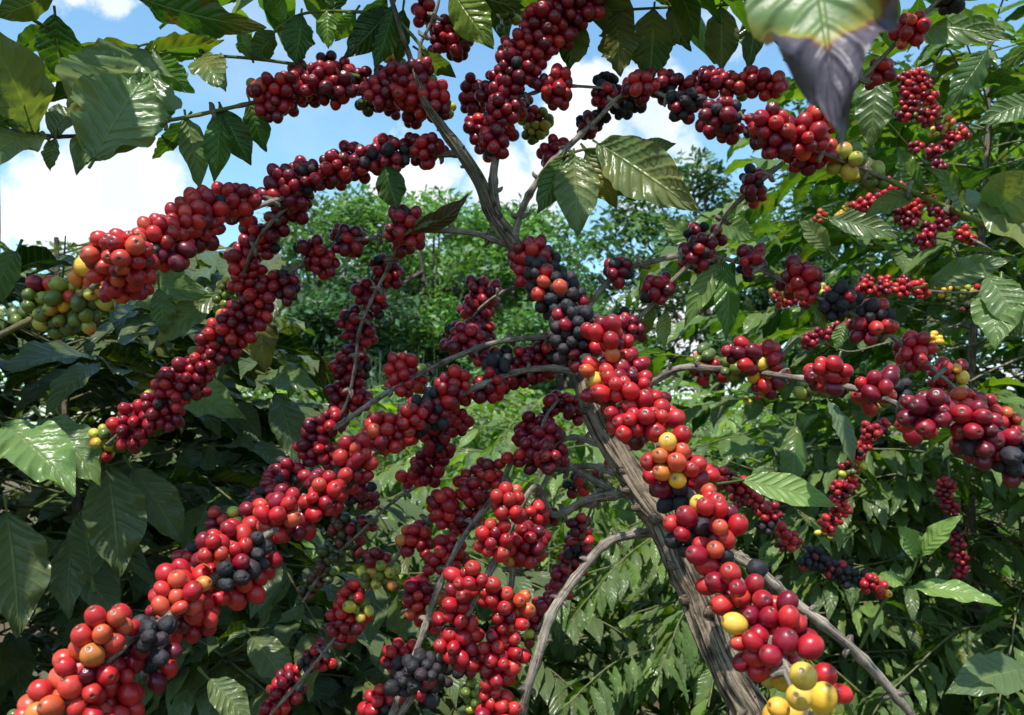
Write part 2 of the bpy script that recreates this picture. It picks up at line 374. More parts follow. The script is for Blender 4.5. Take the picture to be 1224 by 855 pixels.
BR['middle upper'] = ("612,292,17,5 628,245,17,4.6 652,200,17,4.2 688,168,17,3.8 715,140,17,3.4 740,118,17,3 775,112,17,3 810,120,17.5,3 850,130,18,2.8 900,148,19,2.8 950,170,20,2.6 1000,190,19.5,2.4 1055,212,18.5,2.8 1100,230,18,3.4 1150,252,18,3.6 1215,285,18,3.8", """
662,186,16,9,CR;655,178,16,3,C;672,195,16,4,C|700,152,15,11,KKKKC;712,142,15,5,K|720,112,16,8,CCCK;722,97,15,6,K;738,132,15,6,K;735,115,15,4,C|765,105,17,10,CR;757,125,16,5,CCK;775,95,16,4,C
800,98,16,8,CR;815,125,18,11,KKC;832,108,16,6,C;795,110,16,4,K|860,135,19,11,CCK;870,155,18,7,C;852,152,18,4,C|860,95,16,9,CR;882,98,16,8,CRR;846,88,15,4,C|912,93,16,9,RC;935,100,16,8,R;900,105,15,4,CRG
920,150,20,12,CCR;930,168,20,6,C;905,158,19,5,C|962,165,20,10,R;958,188,19,7,RC;980,178,19,6,R;975,155,19,3,yY|1012,188,19,9,yG;1030,205,18,6,yG;1040,215,17,4,G;996,190,18,3,y|990,128,20,7,ROS;980,140,19,3,C""")
BR['long diagonal'] = ("690,445,17,4 730,412,17,3.5 768,376,17,3.2 800,340,17,3 840,298,17,3 878,245,17,2.8 940,190,17.5,2.6 1000,130,18,2.6 1050,76,18.5,2.6 1115,10,19,2.4 1150,-25,19,2.4", """
752,392,17,9,C;742,380,16,4,CK;765,400,16,3,C|785,346,17,9,C;775,352,16,3,CK;797,340,16,3,C|836,298,17,9,CCK;828,280,16,5,C;845,316,16,5,C;822,312,16,3,C;855,285,16,3,C|900,222,17,7,C;898,212,16,5,K;905,235,16,3,CR|1090,35,19,8,RS;1080,28,18,2,S|1052,85,18,5,SR;1045,98,18,2,C|1132,3,18,8,K""")
BR['right upper'] = ("700,372,17,4 735,328,17,3.6 780,312,17,3.4 830,306,17,3.2 880,312,17,3.1 920,325,17.5,3 960,345,18,3 1000,366,18,2.9 1035,386,18,2.8 1070,406,18,2.7 1100,432,18,2.6 1130,456,18,2.5 1160,482,18,2.4 1215,525,18,2.4", """
738,322,17,8,C;732,315,16,2,C|900,310,17,8,C;893,322,16,4,CCK;905,300,16,3,C|955,328,18,8,CR;965,342,18,4,R;945,345,17,3,C|1005,358,18,9,K;1015,350,18,3,K;998,368,18,3,K
1040,378,18,6,K;1052,372,18,3,RC;1032,393,18,4,C;1055,390,18,3,R|1095,418,18,9,R;1080,420,17,4,C;1090,432,18,3,C|1128,445,17,5,R;1140,442,17,3,RY;1120,455,17,3,C;1142,460,17,2,Sy|1152,480,18,7,S;1165,478,17,4,RS;1178,490,17,6,RS|1200,503,17,8,SO;1190,515,17,3,S""")
BR['right lower'] = ("704,500,17,7 745,478,17,5.8 785,458,17,5 812,440,17.5,4.4 850,438,18,4 900,444,18,3.6 950,451,19.5,3.4 1000,461,20,3.2 1045,474,21,3 1090,490,23,3 1130,506,24,3 1170,523,24,3 1240,552,24,3", """
848,425,17,5,G;843,445,17,4,C;858,447,17,3,CG|880,420,19,6,C;895,432,18,3,C;876,440,18,4,G|915,425,18,8,CR;912,440,18,3,YY;925,445,18,2,y;935,450,18,3,R;918,460,18,4,CR
985,440,22,7,R;975,452,21,4,RC;1000,438,21,2,S|970,470,18,3,G;985,470,18,2,G|1048,463,21,6,RC;1042,478,20,3,SO;1060,477,20,2,yG;1052,492,19,2,G|1075,465,20,4,K;1070,455,20,3,C
1102,492,25,7,C;1120,488,24,4,C;1095,500,24,3,CR;1118,503,22,2,G;1106,517,22,3,R|1165,505,25,6,C;1182,512,25,3,CK;1158,535,24,4,C;1180,538,25,4,C;1145,530,22,1,Y;1195,528,24,3,K|1215,555,25,8,K;1222,540,25,5,K;1155,515,22,2,K""")
BR['left big'] = ("548,184,17,5 515,187,17,4.2 475,186,17,3.8 440,192,17,3.6 400,205,17,3.4 355,228,17,3.3 310,245,18,3.2 270,260,19,3.1 235,272,20.5,3 200,292,22,3 160,312,24,3 120,336,23,3 80,360,21,3 32,387,21,3.4 -25,412,21,3.6", """
512,178,17,9,CR;495,172,16,5,C;505,190,16,4,C|472,187,17,9,CCK;458,174,16,5,C;462,198,16,4,C|435,190,17,9,CCK;420,180,16,5,C;430,205,16,4,C|402,198,17,9,C;390,215,16,5,C;410,216,16,3,CK
372,210,17,9,C;358,200,16,5,C;365,225,16,5,C|338,215,17,9,C;325,230,17,6,C;345,236,17,5,C|345,255,16,8,C;330,268,16,6,C;356,245,16,4,C|290,238,19,8,CR;272,240,19,6,R;285,255,18,4,C
250,250,20,8,RC;235,245,20,5,R;245,268,20,5,CR|222,262,21,7,R;212,280,21,6,CR;235,280,20,4,C|185,280,22,8,RS;190,300,22,5,R;205,305,22,4,RC;198,292,21,1,Y|150,300,25,8,SR;130,298,24,5,SR;120,312,24,5,S
160,322,24,7,R;142,322,23,2,YO;155,345,23,6,RC;137,340,23,3,SC|110,330,22,5,YO;95,340,21,4,yO;118,348,22,3,yO|100,360,21,7,GyG;78,358,21,5,Gy;105,378,21,4,G|60,362,21,6,G;62,345,21,2,SC;42,358,21,4,G|45,380,20,6,G;68,385,21,5,G;30,372,20,3,G""")
BR['left hanging'] = ("345,240,17,2.6 318,272,17,2.4 298,308,16.5,2.3 288,345,16,2.2", """
312,282,16,10,C;302,268,16,3,C;322,292,16,4,C|295,315,16,9,CR;285,305,16,4,C;300,330,16,5,CR|290,338,16,4,R;270,340,15,4,Gy;264,358,15,4,G;262,378,15,3,yG""")
BR['left middle'] = ("606,292,17,5 568,279,17,4 525,274,17,3.6 485,279,17,3.3 440,284,16.5,3 402,291,16,2.9 370,308,16,2.8 338,333,16,2.8 308,352,16,2.7 278,388,16,2.6 252,418,16,2.5 222,452,16,2.4 190,485,16,2.2 150,512,16,2 128,532,16,1.8", """
485,262,17,8,C;475,275,17,5,C;495,280,17,5,C;485,295,16,4,C|418,288,16,11,C;408,278,15,4,C;428,298,15,3,C|380,308,16,8,C;370,298,16,4,CCK;390,318,16,4,CR|335,338,16,8,KC;345,350,16,5,CK;322,345,16,4,C
300,365,16,10,C;288,372,16,5,CK;312,380,16,4,CR|280,390,16,7,CR;270,402,16,4,C;290,400,16,4,R|255,400,16,7,RC;268,418,16,6,C;250,412,15,3,C|248,432,16,5,RC;240,446,16,5,C;228,450,16,4,CR|233,428,15,4,yO;240,438,15,4,G;232,445,15,2,S|210,455,16,9,C;225,463,16,4,CK;200,468,16,4,C;240,468,15,4,C
185,472,15,3,YO;212,478,16,5,CR;178,486,16,4,CR;190,492,16,8,CR;205,500,16,4,C|155,505,16,10,RC;172,510,16,6,C;160,525,16,5,R;145,515,15,3,R|122,520,15,6,yG;132,532,14,4,Gy;126,545,14,3,GS""")
BR['hanging chain'] = ("486,280,16.5,2.6 464,322,16,2.4 446,354,16,2.3 430,395,16,2.2 424,440,16,2.2 416,480,16,2.1 395,520,16,2 375,560,16,2 350,600,16,1.8", """
461,322,15,8,C;452,315,15,3,C;470,332,15,4,C|445,355,15,9,C;435,348,15,4,C;452,365,15,3,CK|428,390,15,10,C;420,382,15,4,C;438,400,15,4,C|420,428,15,9,C;410,440,15,5,C;432,438,15,5,CK
424,455,15,6,C;412,478,15,8,C;430,480,15,6,CR;405,470,15,4,C|385,512,16,8,C;398,503,16,4,C;375,520,16,4,C|380,538,16,8,C;395,545,16,4,CR;368,535,16,4,C|335,560,16,8,CCK;350,568,16,5,C;325,572,16,4,C|440,585,15,8,C;450,600,14,6,C;430,595,14,5,K""")
BR['main diagonal'] = ("700,445,17,6 660,440,17,4.6 620,442,17,4.2 575,458,17.5,4 525,487,18,4 480,518,18.5,3.9 440,546,19,3.9 395,582,20.5,3.8 350,614,21.5,3.8 305,650,23,3.8 255,690,24,3.7 205,733,26,3.6 150,775,27.5,3.5 90,832,29,3.5 20,900,30,3.4", """
640,428,16,9,C;655,415,16,6,C;650,440,16,5,C|670,430,16,5,CK;620,435,16,7,C;630,450,16,4,C|590,440,17,5,K;600,430,16,5,K;578,425,16,4,R;605,455,16,4,C|590,460,17,6,CR;575,470,17,4,C
545,458,18,7,RC;532,468,18,4,R;550,478,17,3,CR|515,480,18,5,K;505,492,18,4,CR;525,500,18,5,KC|540,500,17,6,C;548,515,16,5,C;525,515,16,5,C|490,500,19,6,R;478,495,18,2,K;500,512,18,4,K;485,520,18,4,R
458,512,19,8,R;445,508,18,3,R;468,525,19,4,R|520,530,17,7,CCK;530,545,16,5,C;515,555,16,5,C|500,570,16,6,C;515,575,16,5,C;490,580,15,4,CR|425,538,20,6,SR;430,555,20,5,R;412,548,19,3,R|388,582,21,6,RS;400,595,20,4,R;378,605,21,4,R;365,575,19,3,C
405,570,20,3,K;418,575,19,3,C|340,605,22,5,RS;350,625,21,5,R;325,620,22,4,R|325,600,19,4,C;305,595,18,5,CCK;295,610,18,5,C;315,585,17,3,K;345,632,21,3,C|270,645,23,6,RS;255,655,24,5,SR;285,650,23,3,S;248,672,22,3,R
245,632,18,5,RC;262,628,18,4,CSy;300,615,20,5,SC|300,665,23,6,K;285,685,24,4,K;300,690,22,3,K;318,678,22,3,R;298,705,23,5,RC|215,695,24,6,RS;230,695,23,4,S;200,710,25,4,S|225,718,25,5,S;240,715,24,4,R;230,745,24,6,R;205,732,24,4,RS;240,738,24,3,S
190,702,18,5,C;178,715,18,5,CR;212,672,18,5,RC;180,735,20,4,C|125,748,28,4,OS;150,742,27,2,OO;110,770,28,3,SO;140,760,26,2,S|165,755,26,4,K;185,760,27,4,K;150,780,26,3,K;175,780,26,4,K;205,785,27,2,K;180,800,24,3,CK;195,815,26,2,C
85,800,28,4,SO;95,825,28,3,SO;65,835,28,4,SO;70,820,25,3,R|110,820,28,4,SR;140,815,27,4,RS;130,840,27,4,R;150,845,27,3,R|45,855,28,4,SO;85,855,28,4,SO;25,850,18,2,G;45,835,22,2,Y;120,865,28,4,SR""")
BR['inner left'] = ("680,402,16.5,4.5 640,405,16.5,4 595,410,16.5,3.7 550,424,17,3.6 500,448,17,3.5 450,475,17.5,3.4 400,512,17.5,3", """
555,400,16,8,CR;570,410,16,6,C;545,412,16,5,CR|560,395,15,6,C;540,395,15,4,C;575,395,15,4,C|480,435,17,5,R;475,448,17,4,R;482,462,17,4,RS;498,445,16,2,y;502,457,16,3,GO;492,465,16,2,SG;480,425,16,1,Y""")
BR['inner twig'] = ("645,330,16,3.4 615,342,16,3 585,358,15.5,2.7 560,385,15,2.4", """
580,352,15,7,C;572,345,15,4,C;590,345,15,3,C;595,360,14,3,CG|568,365,15,5,C;578,372,15,5,C;560,370,14,4,C""")
BR['centre rods sprig'] = ("722,535,16.5,5 690,524,16.5,4 668,528,17,3.2 650,545,17,3 652,505,17,2.5 668,478,16.5,2", """
660,485,16,7,C;682,482,16,5,C;690,492,16,3,C|645,515,16,8,C;628,512,16,5,C;655,520,17,6,C;620,520,16,3,C|640,540,17,9,C;655,550,18,6,C;628,548,17,5,C;665,545,17,4,C""")
BR['lower left rod'] = ("745,570,17,4.5 705,555,17,4.2 660,562,17,3.6 622,540,17,3.3 590,590,17,3.6 555,645,17.5,3.6 525,700,18,3.6 502,765,18.5,3.6 465,860,19,3.6", """
600,552,17,2,R;585,568,17,6,R;570,560,16,4,RC|560,588,17,8,RC;552,575,16,4,R;572,600,16,4,R|525,600,17,9,R;515,608,16,4,R;535,615,17,4,RC|545,625,16,7,RC;560,620,16,5,R|490,640,16,7,RS;482,648,16,3,RO;500,650,16,3,R
530,655,17,8,R;520,672,17,5,RC;543,665,17,4,RC|495,710,17,7,C;507,705,17,3,CR;495,728,17,3,R|515,733,17,4,RyO;528,722,17,4,O;512,742,17,3,R|470,780,17,5,R;485,775,17,3,R;475,795,17,4,C|448,838,18,4,R;458,850,18,4,K;440,850,18,3,R;470,840,18,3,RC""")
BR['lower middle rod'] = ("735,588,17.5,6 700,598,17.5,5 660,615,17.5,4.4 640,580,18,3.4 612,625,18.5,4 590,668,19.5,4 570,715,20,4 540,765,20,4 500,820,20,4 470,870,20,4", """
605,588,20,4,R;617,585,19,1,O;615,605,20,3,R;600,605,18,2,S|640,615,18,4,R;655,620,17,4,RC;632,622,18,2,R|590,632,20,4,R;580,645,20,3,R;600,645,20,3,RY|560,690,21,5,R;570,705,20,4,R;545,700,20,3,R|550,735,20,4,R;530,735,19,2,R;545,748,19,3,K;540,722,20,3,R
552,765,20,5,R;540,775,20,4,R;558,780,20,3,RC|500,805,21,8,K;485,815,20,6,K;515,800,20,5,K;510,825,20,5,K;530,810,19,4,K|480,790,18,4,K;495,790,19,4,K""")
BR['lower right rod'] = ("735,588,17,5 690,560,17,4.4 668,545,17,4 650,580,17.5,3.4 618,640,18.5,3.8 607,700,19,3.8 598,760,19.5,3.8 592,870,20,3.8", """
620,650,19,6,R;635,642,19,5,RC;628,665,19,4,RC|635,660,18,5,RC;645,650,18,3,C;613,660,19,2,O|585,710,20,5,R;600,720,20,3,R;575,700,20,2,R|625,718,20,2,SO;630,728,20,1,O;615,740,20,3,RS;602,735,20,3,R|595,770,20,5,R;612,778,20,3,R;585,785,20,3,R
598,795,20,4,R;575,790,20,3,R;610,800,19,2,YR;590,808,20,3,R|588,838,20,4,R;605,845,20,4,R;580,858,20,4,R;600,860,20,3,R|558,825,17,4,G;565,838,17,3,Gy;570,828,16,2,G;550,795,17,3,KC""")
BR['lower left spray'] = ("530,600,16,3 500,632,16,3 470,672,16,3 440,705,16,2.8 405,755,16,2.6 375,795,16,2.4 325,855,16,2.2", """
448,668,16,4,RC;455,685,16,5,Gy;442,690,16,3,yG;465,695,16,3,GO|415,712,16,6,RS;425,722,16,3,Gy;412,735,16,4,RC|420,745,16,5,R;435,735,16,3,Ry;408,758,16,4,RC|380,778,15,6,KC;372,790,15,5,K;390,790,15,3,RC|345,805,15,5,RC;338,818,15,5,RC;355,825,15,4,CK;330,840,15,5,RC;322,852,15,4,R""")
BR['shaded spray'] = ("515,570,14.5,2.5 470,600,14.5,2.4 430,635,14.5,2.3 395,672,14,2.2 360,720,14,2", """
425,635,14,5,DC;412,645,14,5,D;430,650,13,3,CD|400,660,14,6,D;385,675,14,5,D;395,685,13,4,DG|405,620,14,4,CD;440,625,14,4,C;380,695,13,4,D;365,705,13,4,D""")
BR['centre hanging chain'] = ("745,560,15,3.2 718,580,15,2.4 702,620,15,2.2 690,660,15,2.1 668,705,15,2 645,750,15,1.8", """
712,565,15,5,CG;700,575,15,4,GR;715,580,14,4,G;722,560,14,3,C|690,565,14,4,K;680,580,14,3,K|692,630,15,6,C;685,645,14,4,C;700,640,14,3,CR|688,660,15,6,CCK;678,672,14,4,C;690,680,14,3,CK
668,690,15,5,C;662,705,14,4,CR;675,705,14,3,C|655,722,15,5,C;648,735,14,4,C;640,748,14,4,CR;634,760,14,3,Cy""")
BR['front right'] = ("640,335,17.5,5 655,345,18,4.6 688,385,19,4.4 725,440,21,4.2 765,498,23,4 805,560,24,4 848,625,26,4 878,690,28,4 915,755,30,4 955,825,33,3.8 990,900,35,3.6", """
632,298,18,7,R;618,308,17,4,C;650,300,18,4,R;640,288,17,3,C|625,325,18,4,R;640,318,19,5,K;655,312,18,4,K;648,335,19,4,KR|660,330,19,4,K;675,328,18,3,KC;662,350,19,4,K;636,345,19,3,KRC|665,335,20,1,S;680,345,19,4,K;675,362,19,4,K;692,350,18,3,K
655,365,19,4,K;665,380,19,4,K;680,375,20,4,K;695,368,19,3,K|675,395,20,4,K;690,385,20,4,K;705,378,19,4,K;685,410,20,4,K|665,402,19,3,K;700,400,20,3,KC;672,418,20,3,K;690,425,20,3,KC
712,392,22,3,R;730,395,22,4,R;740,405,21,3,R;702,410,20,2,RC|725,412,22,1,O;745,420,21,3,R;708,425,20,2,C;732,432,21,1,K;745,435,21,2,R|715,438,22,2,OR;705,450,22,2,YO;728,448,22,3,R;748,450,22,3,CR;765,440,21,3,RC
710,465,22,3,R;730,460,23,3,R;745,468,23,3,RS;725,480,21,3,C|765,460,22,4,R;780,478,22,3,RC;760,480,23,3,RS;762,492,22,1,OS|750,505,24,4,R;735,500,23,3,R;778,500,24,4,RS;800,495,23,3,R;795,485,21,3,C;760,520,22,4,C;740,515,21,2,C
795,530,25,1,Y;815,532,24,3,R;790,548,25,3,OS;810,550,25,3,S;808,565,25,1,O|785,570,24,2,RY;830,560,24,3,R;845,570,22,3,R;825,580,23,2,R;795,582,23,3,R|800,592,24,4,K;812,605,23,3,K;792,590,22,2,K
812,625,26,3,R;828,628,24,2,R;815,645,26,3,K|835,600,26,1,Y;850,602,27,2,R;858,612,26,3,R;848,590,25,2,RS;873,608,25,1,K|835,640,26,2,R;858,628,27,2,R;878,632,27,2,R;865,645,25,2,RC|850,655,27,1,S;860,660,27,1,K;845,668,27,2,RS;842,650,26,2,RS
862,690,28,2,R;850,695,27,2,RC;878,700,29,1,R;873,720,28,2,R;862,718,27,2,C;906,706,28,2,R;908,678,27,1,K
898,725,28,2,RS;876,745,29,1,Y;922,728,28,2,R;945,725,29,2,R|905,750,29,2,R;925,745,29,2,R;943,745,29,2,RS;915,735,28,1,R|882,768,29,2,R;900,775,30,1,R;918,775,30,2,R;952,770,30,2,R;966,755,29,1,R;940,790,28,2,R|898,795,29,3,R;910,805,28,1,C;920,795,29,1,R
958,800,36,1,Y;935,815,28,1,Y;920,820,27,1,Yy;990,805,32,1,RS|953,830,34,1,Y;985,832,33,1,Y;1012,832,30,1,R;975,815,30,2,YR|925,845,33,1,yY;975,855,32,1,Yy;945,862,32,2,Y;1005,860,30,2,y;925,865,30,1,Y""")
BR['bare lower'] = ("800,628,17.5,8 783,637,18,6.2 755,640,18.5,5.6 725,652,19,5.2 690,685,19,5.2 662,735,19.5,5 642,785,20,5 626,845,20,5 615,900,20,5", "")
BR['bare lower right'] = ("862,655,20,5 900,682,22,5 940,712,22.5,5 985,745,23,5 1030,790,23,4.8 1085,848,23,4.4 1130,900,23,4.2", "")
BR['bare short'] = ("758,585,17.5,6 735,590,17,5 700,600,17,4.4 665,618,17,4 640,640,17,3.6", "")

def back(name, s):
    if s >= 26: return .022 if name == 'front right' else .013
    return .014 if name == 'front right' else (.007 if name in ('main diagonal', 'inner left', 'top', 'left big') else .003 if name in BR else 0)
def parse_mix(mix, n, g):
    r = [mix[g.integers(len(mix))] for _ in range(n)]
    sw = {'R': 'RCCS', 'C': 'CRRCK', 'S': 'SRRO', 'O': 'OSY', 'G': 'Gy', 'y': 'yGY', 'K': 'KKC', 'Y': 'Y', 'D': 'D'}
    return [sw[k][g.integers(len(sw[k]))] if g.random() < .3 else k for k in r]

def build_berries(branches, size=BERRY, lod_of=None):
    """place all cherries and let them push one another apart; returns per-branch list of clusters"""
    pts, rad, anch, kinds, bid, cid, sizes = [], [], [], [], [], [], []
    stems = []
    for bi, (name, (path, cl)) in enumerate(branches.items()):
        sp = np.array([P(x, y, FPX * size / s + back(name, s)) for x, y, s, _ in path])
        sp = smooth_path(sp, 5); stems.append(sp)
        k = 0
        for c in cl.replace('\n', '|').split('|'):
            if not c.strip(): continue
            for it in c.split(';'):
                x, y, s, n, mix = it.strip().split(',')
                x, y, s, n = float(x), float(y), float(s), int(n)
                if n > 2: n = int(round(n * (1.25 if 'rod' in name or 'right' in name else 1.42)))
                a = P(x, y, FPX * size / s)
                # keep fruit close to its stem in depth
                kd = parse_mix(mix, n, rng)
                for q in range(n):
                    pts.append(a + rng.normal(size=3) * size * .46 * n ** .33); anch.append(a); kinds.append(kd[q])
                    rad.append(size * .5 * min(1.06, max(.62, rng.normal(.845, .09))) * (.92 if kd[q] in 'GK' else 1) * (1.12 if kd[q] == 'Y' and s >= 26 else 1)); bid.append(bi); cid.append(k); sizes.append(s)
            k += 1
    pts = np.array(pts); anch = np.array(anch); rad = np.array(rad); bid = np.array(bid); cid = np.array(cid); sizes = np.array(sizes)
    near = np.zeros((len(pts), 3))
    for it in range(70):
        if it % 7 == 0:
            kt = kdtree.KDTree(len(pts))
            for i, p in enumerate(pts): kt.insert(p, i)
            kt.balance(); I, J = [], []
            for i, p in enumerate(pts):
                for _, j, _d in kt.find_range(p, size * 1.5):
                    if j > i: I.append(i); J.append(j)
            I = np.array(I); J = np.array(J)
            for b in range(len(stems)):
                m = np.where(bid == b)[0]
                if len(m):
                    D = np.linalg.norm(pts[m][:, None] - stems[b][None], axis=2); near[m] = stems[b][D.argmin(1)]
        d = pts[J] - pts[I]; L = np.linalg.norm(d, axis=1) + 1e-9
        ov = np.clip(.985 * (rad[I] + rad[J]) - L, 0, None); mv = d / L[:, None] * (ov * .42)[:, None]
        np.add.at(pts, J, mv); np.add.at(pts, I, -mv)
        pts += (anch - pts) * .038 + (near - pts) * .006
        d = pts - near; L = np.linalg.norm(d, axis=1) + 1e-9
        pts += d / L[:, None] * np.clip(rad * .95 + .0025 - L, 0, None)[:, None] * .5
    return pts, rad, kinds, bid, cid, sizes, near

def parse_path(s):
    return [tuple(float(q) for q in t.split(',')) for t in s.split()]
for k in BR: BR[k] = (parse_path(BR[k][0]), BR[k][1].strip())

BASE = np.array([.36, .80, 0.0])
tree = empty('coffee_tree', BASE, 'grey-barked coffee tree in the middle, its bare branches strung with red, black and green cherries', 'coffee tree')
tp = [BASE + [0.0, 0, -.05], BASE + [.01, 0, .35], BASE + [-.0, -.03, .8]]
path = np.array(tp + [P(x, y, d) for x, y, d, r in TRUNK]); rads = [.030, .025, .020] + [t[3] for t in TRUNK]
mb = MB(); tube(mb, path, np.array(rads) * .84, [.2, .2, .2, 0], sides=56, rough=.24, sub=26, seed=3, fib=.09)
# bark knobs and old leaf scars on the trunk
q = smooth_path(np.column_stack([path, rads]), 9)
for i in range(60, len(q) - 30, 4):
    c = q[i, :3]; r = q[i, 3]; d = unit([rng.normal(), -abs(rng.normal()), rng.normal() * .4])
    t = unit(q[i + 1, :3] - q[i, :3]); d = unit(d - t * (d @ t))
    tube(mb, [c + d * r * .7, c + d * (r * 1.02) + t * r * .1, c + d * (r * 1.10) + t * r * .25], [r * .34, r * .26, r * .1], [.2, .2, .2, 0], sides=7, rough=.3, sub=3, seed=i)
mb.build('trunk', M_BARK, tree, BASE)

pts, rad, kinds, bid, cid, sizes, near = build_berries(BR)
order = np.argsort(-sizes); vis = []
for i in order:
    x, y, d = proj(pts[i])
    if -5 < x < 1229 and -5 < y < 860: vis.append(i)
    if len(vis) >= 84: break
single = set(vis)
# whole clusters only: a cluster any of whose fruit is single is all single when it is large
branch_obj = {}
LBL = {'left big': 'branch reaching to the left edge, green unripe cherries at its tip', 'main diagonal': 'branch running down to the lower left corner, thick with bright red cherries', 'front right': 'branch running down the front of the trunk to yellow cherries at its tip',
       'bare lower': 'bare grey arched branch without cherries', 'bare lower right': 'bare straight grey branch at lower right', 'bare short': 'short bare branch stub'}
for bi, (name, (path, cl)) in enumerate(BR.items()):
    mb = MB(); pp = np.array([P(x, y, dist(s) + (0 if name.startswith('bare') else back(name, s))) for x, y, s, r in path])
    pp = pp + rng.normal(size=pp.shape) * .0012
    green = name in ('upper left',)
    tube(mb, pp, [r * .001 * .78 for *_, r in path], [.2, .2, .2, 0], sides=12, rough=.16, knots=.042, sub=9, seed=bi)
    if True:
        qq = smooth_path(pp, 9)
        for i in range(6, len(qq) - 4, 9):      # bud stubs and scars at the nodes
            t = unit(qq[i + 1] - qq[i])
            for sg in (-1, 1):
                d = unit(np.cross(t, [.2, 1, .1]) * sg + rng.normal(size=3) * .35)
                tube(mb, [qq[i], qq[i] + d * .0065, qq[i] + d * .0095 + t * .002], [.003, .0024, .001], [.2, .2, .2, 0], sides=6, rough=.3, sub=3, seed=i)
    if name == 'upper left':     # young green wood past the fruit
        n = mb.v[0].shape[0]; px = [proj(v)[0] for v in mb.v[0]]
        for i, x in enumerate(px):
            w = np.clip((300 - x) / 25, 0, 1); mb.c[0][i] = [.17, .20, .035, w]
    if name == 'middle upper':
        for i, v in enumerate(mb.v[0]):
            w = np.clip((proj(v)[0] - 1050) / 20, 0, 1); mb.c[0][i] = [.24, .30, .06, w]
    if name == 'left big':
        for i, v in enumerate(mb.v[0]):
            w = np.clip((60 - proj(v)[0]) / 20, 0, .8); mb.c[0][i] = [.17, .16, .06, w]
    o = mb.build('branch', M_BR, tree, pp[0]); branch_obj[name] = o
    if name in LBL: o['label'] = LBL[name]
    m = np.where(bid == bi)[0]
    for k in sorted(set(cid[m])):
        mc = [i for i in m if cid[i] == k]
        rest = [i for i in mc if i not in single]
        if len(rest) < 4: single.update(rest); rest = []
        for i in mc:
            if i in single:
                b = MB(); add_berry(b, pts[i], rad[i], (pts[i] - near[i]) + rng.normal(size=3) * .003, kinds[i], 'hi')
                b.build('cherry', [M_B, M_K], o, pts[i])
        if rest:
            b = MB()
            for i in rest: add_berry(b, pts[i], rad[i], (pts[i] - near[i]) + rng.normal(size=3) * .003, kinds[i], 'mid')
            b.build('cherry_cluster', [M_B, M_K], o, pts[rest].mean(0))

# twigs and leaves of the main tree ---------------------------------
def twig(parent, pts_, r0=2.2, r1=1.2, green=1.0, col=(.16, .20, .04), name='twig', mat=None):
    mb = MB(); pp = np.array([P(x, y, d) for x, y, d in pts_])
    tube(mb, pp, np.linspace(r0, r1, len(pp)) * .001, [*col, green], sides=8, rough=.08, knots=.05, sub=6, seed=len(pts_))
    return mb.build(name, mat or M_BR, parent, pp[0])
def hero(parent, bx, by, tx, ty, d0, d1, w, tilt=0.0, side=1, col=None, dis=.2, arch=.08, fold=.22, ripple=.07, wave=.12, jag=0.0, pet=.008, twist=0, mat=None, label=None, res=(44, 10)):
    """leaf from pixel to pixel; tilt rotates its face about its own length (0 = facing us); side=-1 shows us the underside"""
    b = P(bx, by, d0); t = P(tx, ty, d1)
    ax = unit(t - b); vdir = unit(CAM - (b + t) / 2)
    n = unit(vdir - ax * (vdir @ ax)); s = np.cross(ax, n)
    if s[2] * side * tilt < 0: tilt = -tilt
    n = n * math.cos(tilt) + s * math.sin(tilt)
    n = n * side
    mb = MB(); leaf(mb, b, t, n, w, *res, arch=arch * side, fold=fold, ripple=ripple, wave=wave, col=col or lg(), dis=dis, jag=jag, petiole=pet, twist=twist)
    o = mb.build('leaf', mat or M_L, parent, b)
    if label: o['label'] = label
    return o
bo = branch_obj
# upper left spray
tw = bo['upper left']
twig(bo['top twig'], [(508, 60, .84), (470, 22, .85), (420, 14, .86), (365, 16, .88), (335, 32, .88), (300, 68, .87)], 2.0, 1.3)
twig(tw, [(430, 92, .86), (365, 79, .87), (300, 70, .87), (240, 66, .86), (160, 62, .85)], 2.0, 1.5)
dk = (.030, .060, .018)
for a in [  # bx,by,tx,ty,d0,d1,w,tilt,side,dis,jag
    (182, 62, 92, 208, .74, .66, .54, .25, 1, .55, .75, (.075, .15, .06)), (112, 192, 178, 88, .655, .70, .66, -.3, 1, .35, .6, (.09, .18, .06)),
    (168, 55, 36, 92, .84, .82, .44, .7, -1, .3, .1, None), (160, 64, 60, 120, .86, .90, .42, .5, -1, .3, .2, None),
    (172, 60, 268, 48, .86, .86, .36, .5, -1, .6, .25, None), (160, -6, 318, 34, .80, .78, .30, .35, -1, .7, .35, None),
    (185, 66, 232, 112, .86, .85, .5, .4, -1, .4, .2, None), (240, 64, 256, 20, .86, .88, .4, .3, -1, .5, .2, None), (238, 68, 270, 110, .86, .82, .45, -.2, 1, .6, .4, None),
    (222, 140, 238, 228, .83, .82, .36, .3, 1, .3, .15, None), (224, 140, 182, 190, .83, .86, .36, .7, -1, .5, .3, None), (262, 133, 256, 218, .83, .82, .36, -.2, -1, .6, .15, None), (266, 131, 300, 198, .83, .84, .50, .1, -1, .3, .2, None),
    (298, 120, 318, 182, .85, .86, .5, .3, -1, .3, .1, None), (190, 145, 206, 106, .83, .86, .4, .3, -1, .7, .4, None),
    (300, 68, 286, 36, .87, .88, .55, .3, -1, .3, .2, None), (328, 38, 300, 72, .88, .86, .6, .3, -1, .3, .2, None), (360, 18, 352, 78, .88, .86, .55, .2, -1, .4, .45, None), (392, 12, 392, 58, .87, .86, .55, .2, -1, .3, .1, None),
    (398, 14, 402, -42, .87, .89, .5, .4, -1, .2, .1, None), (340, 26, 322, -20, .88, .9, .45, .5, -1, .2, .1, None)]:
    hero(tw if a[0] < 330 else bo['top twig'], *a[:9], dis=a[9], jag=a[10], col=a[11])
